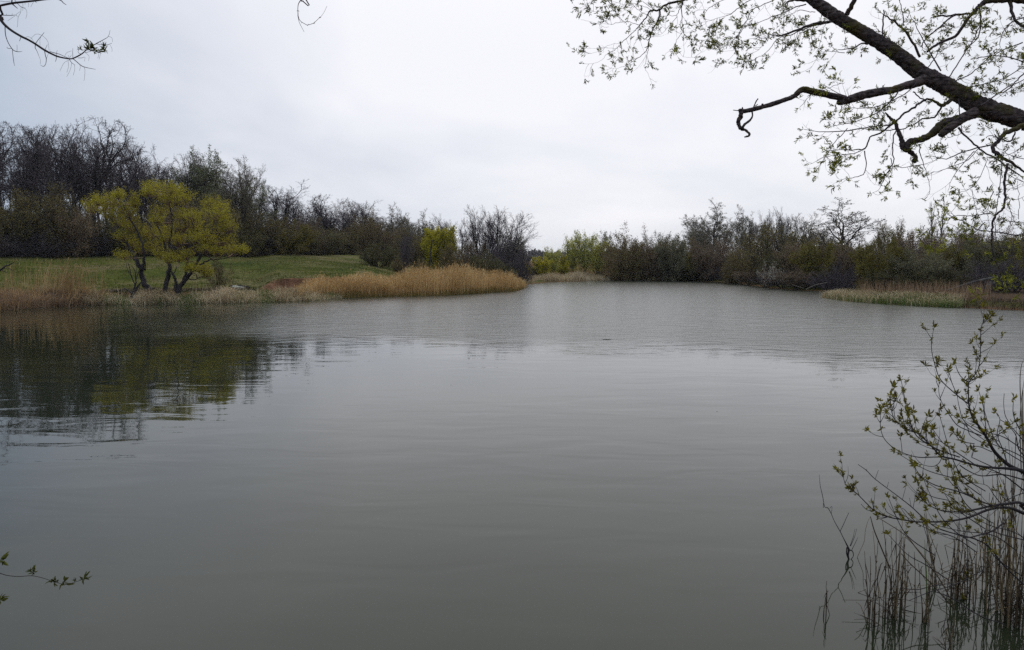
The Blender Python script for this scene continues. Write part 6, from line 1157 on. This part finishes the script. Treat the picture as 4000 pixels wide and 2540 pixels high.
# ---------------------------------------------------------------- small things
fs = G(2370, 1327); T = Tubes(); T.add([Vector((-0.2, 0, 0.0)), Vector((-0.07, 0.02, 0.012)), Vector((0.08, 0, 0.01)), Vector((0.2, -0.02, 0.0))], [0.004, 0.01, 0.009, 0.003], 6)
e = thing('floating_stick', 'short dark stick floating in the middle of the pond', 'stick', fs); link('stem', T.mesh('stem', M['bark_dark']), e)
fr = random.Random(2); T = Tubes()
for px_t, py_t in [(2803, 1608), (1762, 1505)]:
    q = G(px_t, py_t); a = fr.uniform(0, 3.1); L_ = fr.uniform(.012, .025); T.add([q + Vector((-L_, 0, .002)), q + Vector((0, L_ * .3, .006)), q + Vector((L_ * math.cos(a), L_ * math.sin(a), .002))], [.001, .003, .001], 5)
link('floating_debris', T.mesh('floating_debris', M['bark_dark']), kind='stuff')
T = Tubes(); tadd(T, [(430, 700, 16), (432, 660, 16), (437, 600, 14), (440, 550, 14), (447, 500, 14), (452, 455, 12), (456, 452, 4)], (1500, 750), 0.4153, 76, sides=7, n=2)
pb = P(1500 + 430 * .4153, 750 + 700 * .4153, 76); e = thing('post', 'dark leaning dead post sticking up behind the tall reeds', 'post', pb); link('pole', T.mesh('pole', M['bark_dark'], offset=pb), e)
# fallen trunk over the right bank
A5, K5 = (3100, 750), 0.3738
f4 = tr4([(2110, 895, 26), (2000, 915, 26), (1850, 950, 24), (1720, 992, 20), (1620, 1022, 14), (1540, 1038, 6)], A5, K5, 52)
ft = Vector(f4[-1][:3]); e = thing('fallen_trunk', 'grey fallen trunk slanting down to the right bank', 'log', ft); rough_limb('log', f4, e, ft, M['bark_grey'], sides=8, n=4, amp=.1, freq=4, seed=51)
rough_limb('branch', tr4([(2110, 945, 12), (2040, 970, 12), (1960, 1000, 8), (1900, 1010, 5)], A5, K5, 51.5), e, ft, M['bark_grey'], sides=6, n=3, amp=.1, freq=4, seed=52)
s4_ = tr4([(2060, 1095, 24), (2052, 1030, 26), (2055, 960, 24), (2062, 935, 14)], A5, K5, 50.5); st = Vector(s4_[0][:3]); st.z = tz(st.x, st.y) - .1
e = thing('stump', 'pale broken stump below the fallen trunk', 'stump', st); rough_limb('stem', s4_, e, st, M['bark_grey'], sides=8, n=4, amp=.15, freq=6, seed=53)
for k, (pts, lab) in enumerate([([(865, 925, 12), (900, 932, 11), (960, 938, 9), (1000, 936, 5)], 'pale bare branch lying on the water left of the forked bush'), ([(1145, 942, 14), (1180, 945, 10), (1230, 940, 7), (1245, 935, 4)], 'short pale driftwood on the water below the forked bush'),
                               ([(300, 922, 5), (500, 928, 6), (700, 932, 6), (860, 932, 4)], 'long thin pale branch along the far waterline'), ([(2000, 1020, 7), (2060, 990, 6), (2110, 970, 5), (2230, 945, 4)], 'bleached branch slanting over the shaded inlet'), ([(1860, 970, 5), (1920, 990, 5), (1990, 1010, 4)], 'bleached twig left of the slanting bleached branch')]):
    d = (110, 96, 112, 66, 70)[k]; f4 = tr4(pts, (2400, 750), .3738, d); b0 = Vector(f4[0][:3]); e = thing('driftwood', lab, 'branch', b0); rough_limb('stem', f4, e, b0, M['twig_pale'] if 'twig_pale' in M else M['reed_pale'], sides=6, n=3, amp=.15, freq=3, seed=60 + k)
# pale driftwood log on the meadow and a scrap of white litter on the bank
mb = G(930, 1106, 0.95); dm = mb.y * cp + 2 * sp
mb = P(930, 1106, 58.5); mb.z = tz(mb.x, mb.y)
e = thing('log', 'pale weathered log end lying on the meadow right of the willow', 'log', mb)
rough_limb('wood', [(mb.x - .45, mb.y, mb.z + .16, .1), (mb.x - .2, mb.y, mb.z + .12, .13), (mb.x + .2, mb.y, mb.z + .08, .11), (mb.x + .5, mb.y, mb.z + .05, .06)], e, mb, M['blossom'], sides=8, n=4, amp=.25, freq=5, seed=71)
rough_limb('bark', [(mb.x - .75, mb.y + .1, mb.z + .2, .05), (mb.x - .4, mb.y + .12, mb.z + .2, .1), (mb.x + .5, mb.y + .15, mb.z + .17, .09), (mb.x + .9, mb.y + .1, mb.z + .1, .04)], e, mb, M['bark_dark'], sides=8, n=4, amp=.3, freq=5, seed=72)
# small bird on a twig over the far gap (a dark speck in the photograph)
T = Tubes(); tadd(T, [(1200, 455, 6), (1250, 460, 4), (1300, 474, 3), (1345, 478, 2), (1380, 474, 1)], (1500, 750), .4153, 92, sides=4, n=3)
bp_ = P(1500 + 1200 * .4153, 750 + 455 * .4153, 92); e = thing('bare_branch', 'thin bare twig reaching into the gap beside the point', 'branch', bp_); link('stem', T.mesh('stem', M['bark_dark'], offset=bp_), e)
n_obj = len(bpy.data.objects); print('objects', n_obj, 'tris', sum(sum(len(p.vertices) - 2 for p in me.polygons) for me in []) )

# ---------------------------------------------------------------- thin air haze
hb = bpy.data.meshes.new('haze'); bm_v = [(x, y, z) for x in (-4700, 4700) for y in (-4700, 4700) for z in (-2.6, 30)]
hb.from_pydata(bm_v, [], [(0, 1, 3, 2), (4, 6, 7, 5), (0, 4, 5, 1), (2, 3, 7, 6), (0, 2, 6, 4), (1, 5, 7, 3)])
hm = bpy.data.materials.new('haze'); hm.use_nodes = True; hm.node_tree.nodes.clear()
vp = hm.node_tree.nodes.new('ShaderNodeVolumePrincipled'); vp.inputs['Density'].default_value = 0.0001; vp.inputs['Color'].default_value = (0.88, 0.92, 1.0, 1)
ho = hm.node_tree.nodes.new('ShaderNodeOutputMaterial'); hm.node_tree.links.new(vp.outputs[0], ho.inputs['Volume'])
hb.materials.append(hm); link('haze', hb, kind='stuff')
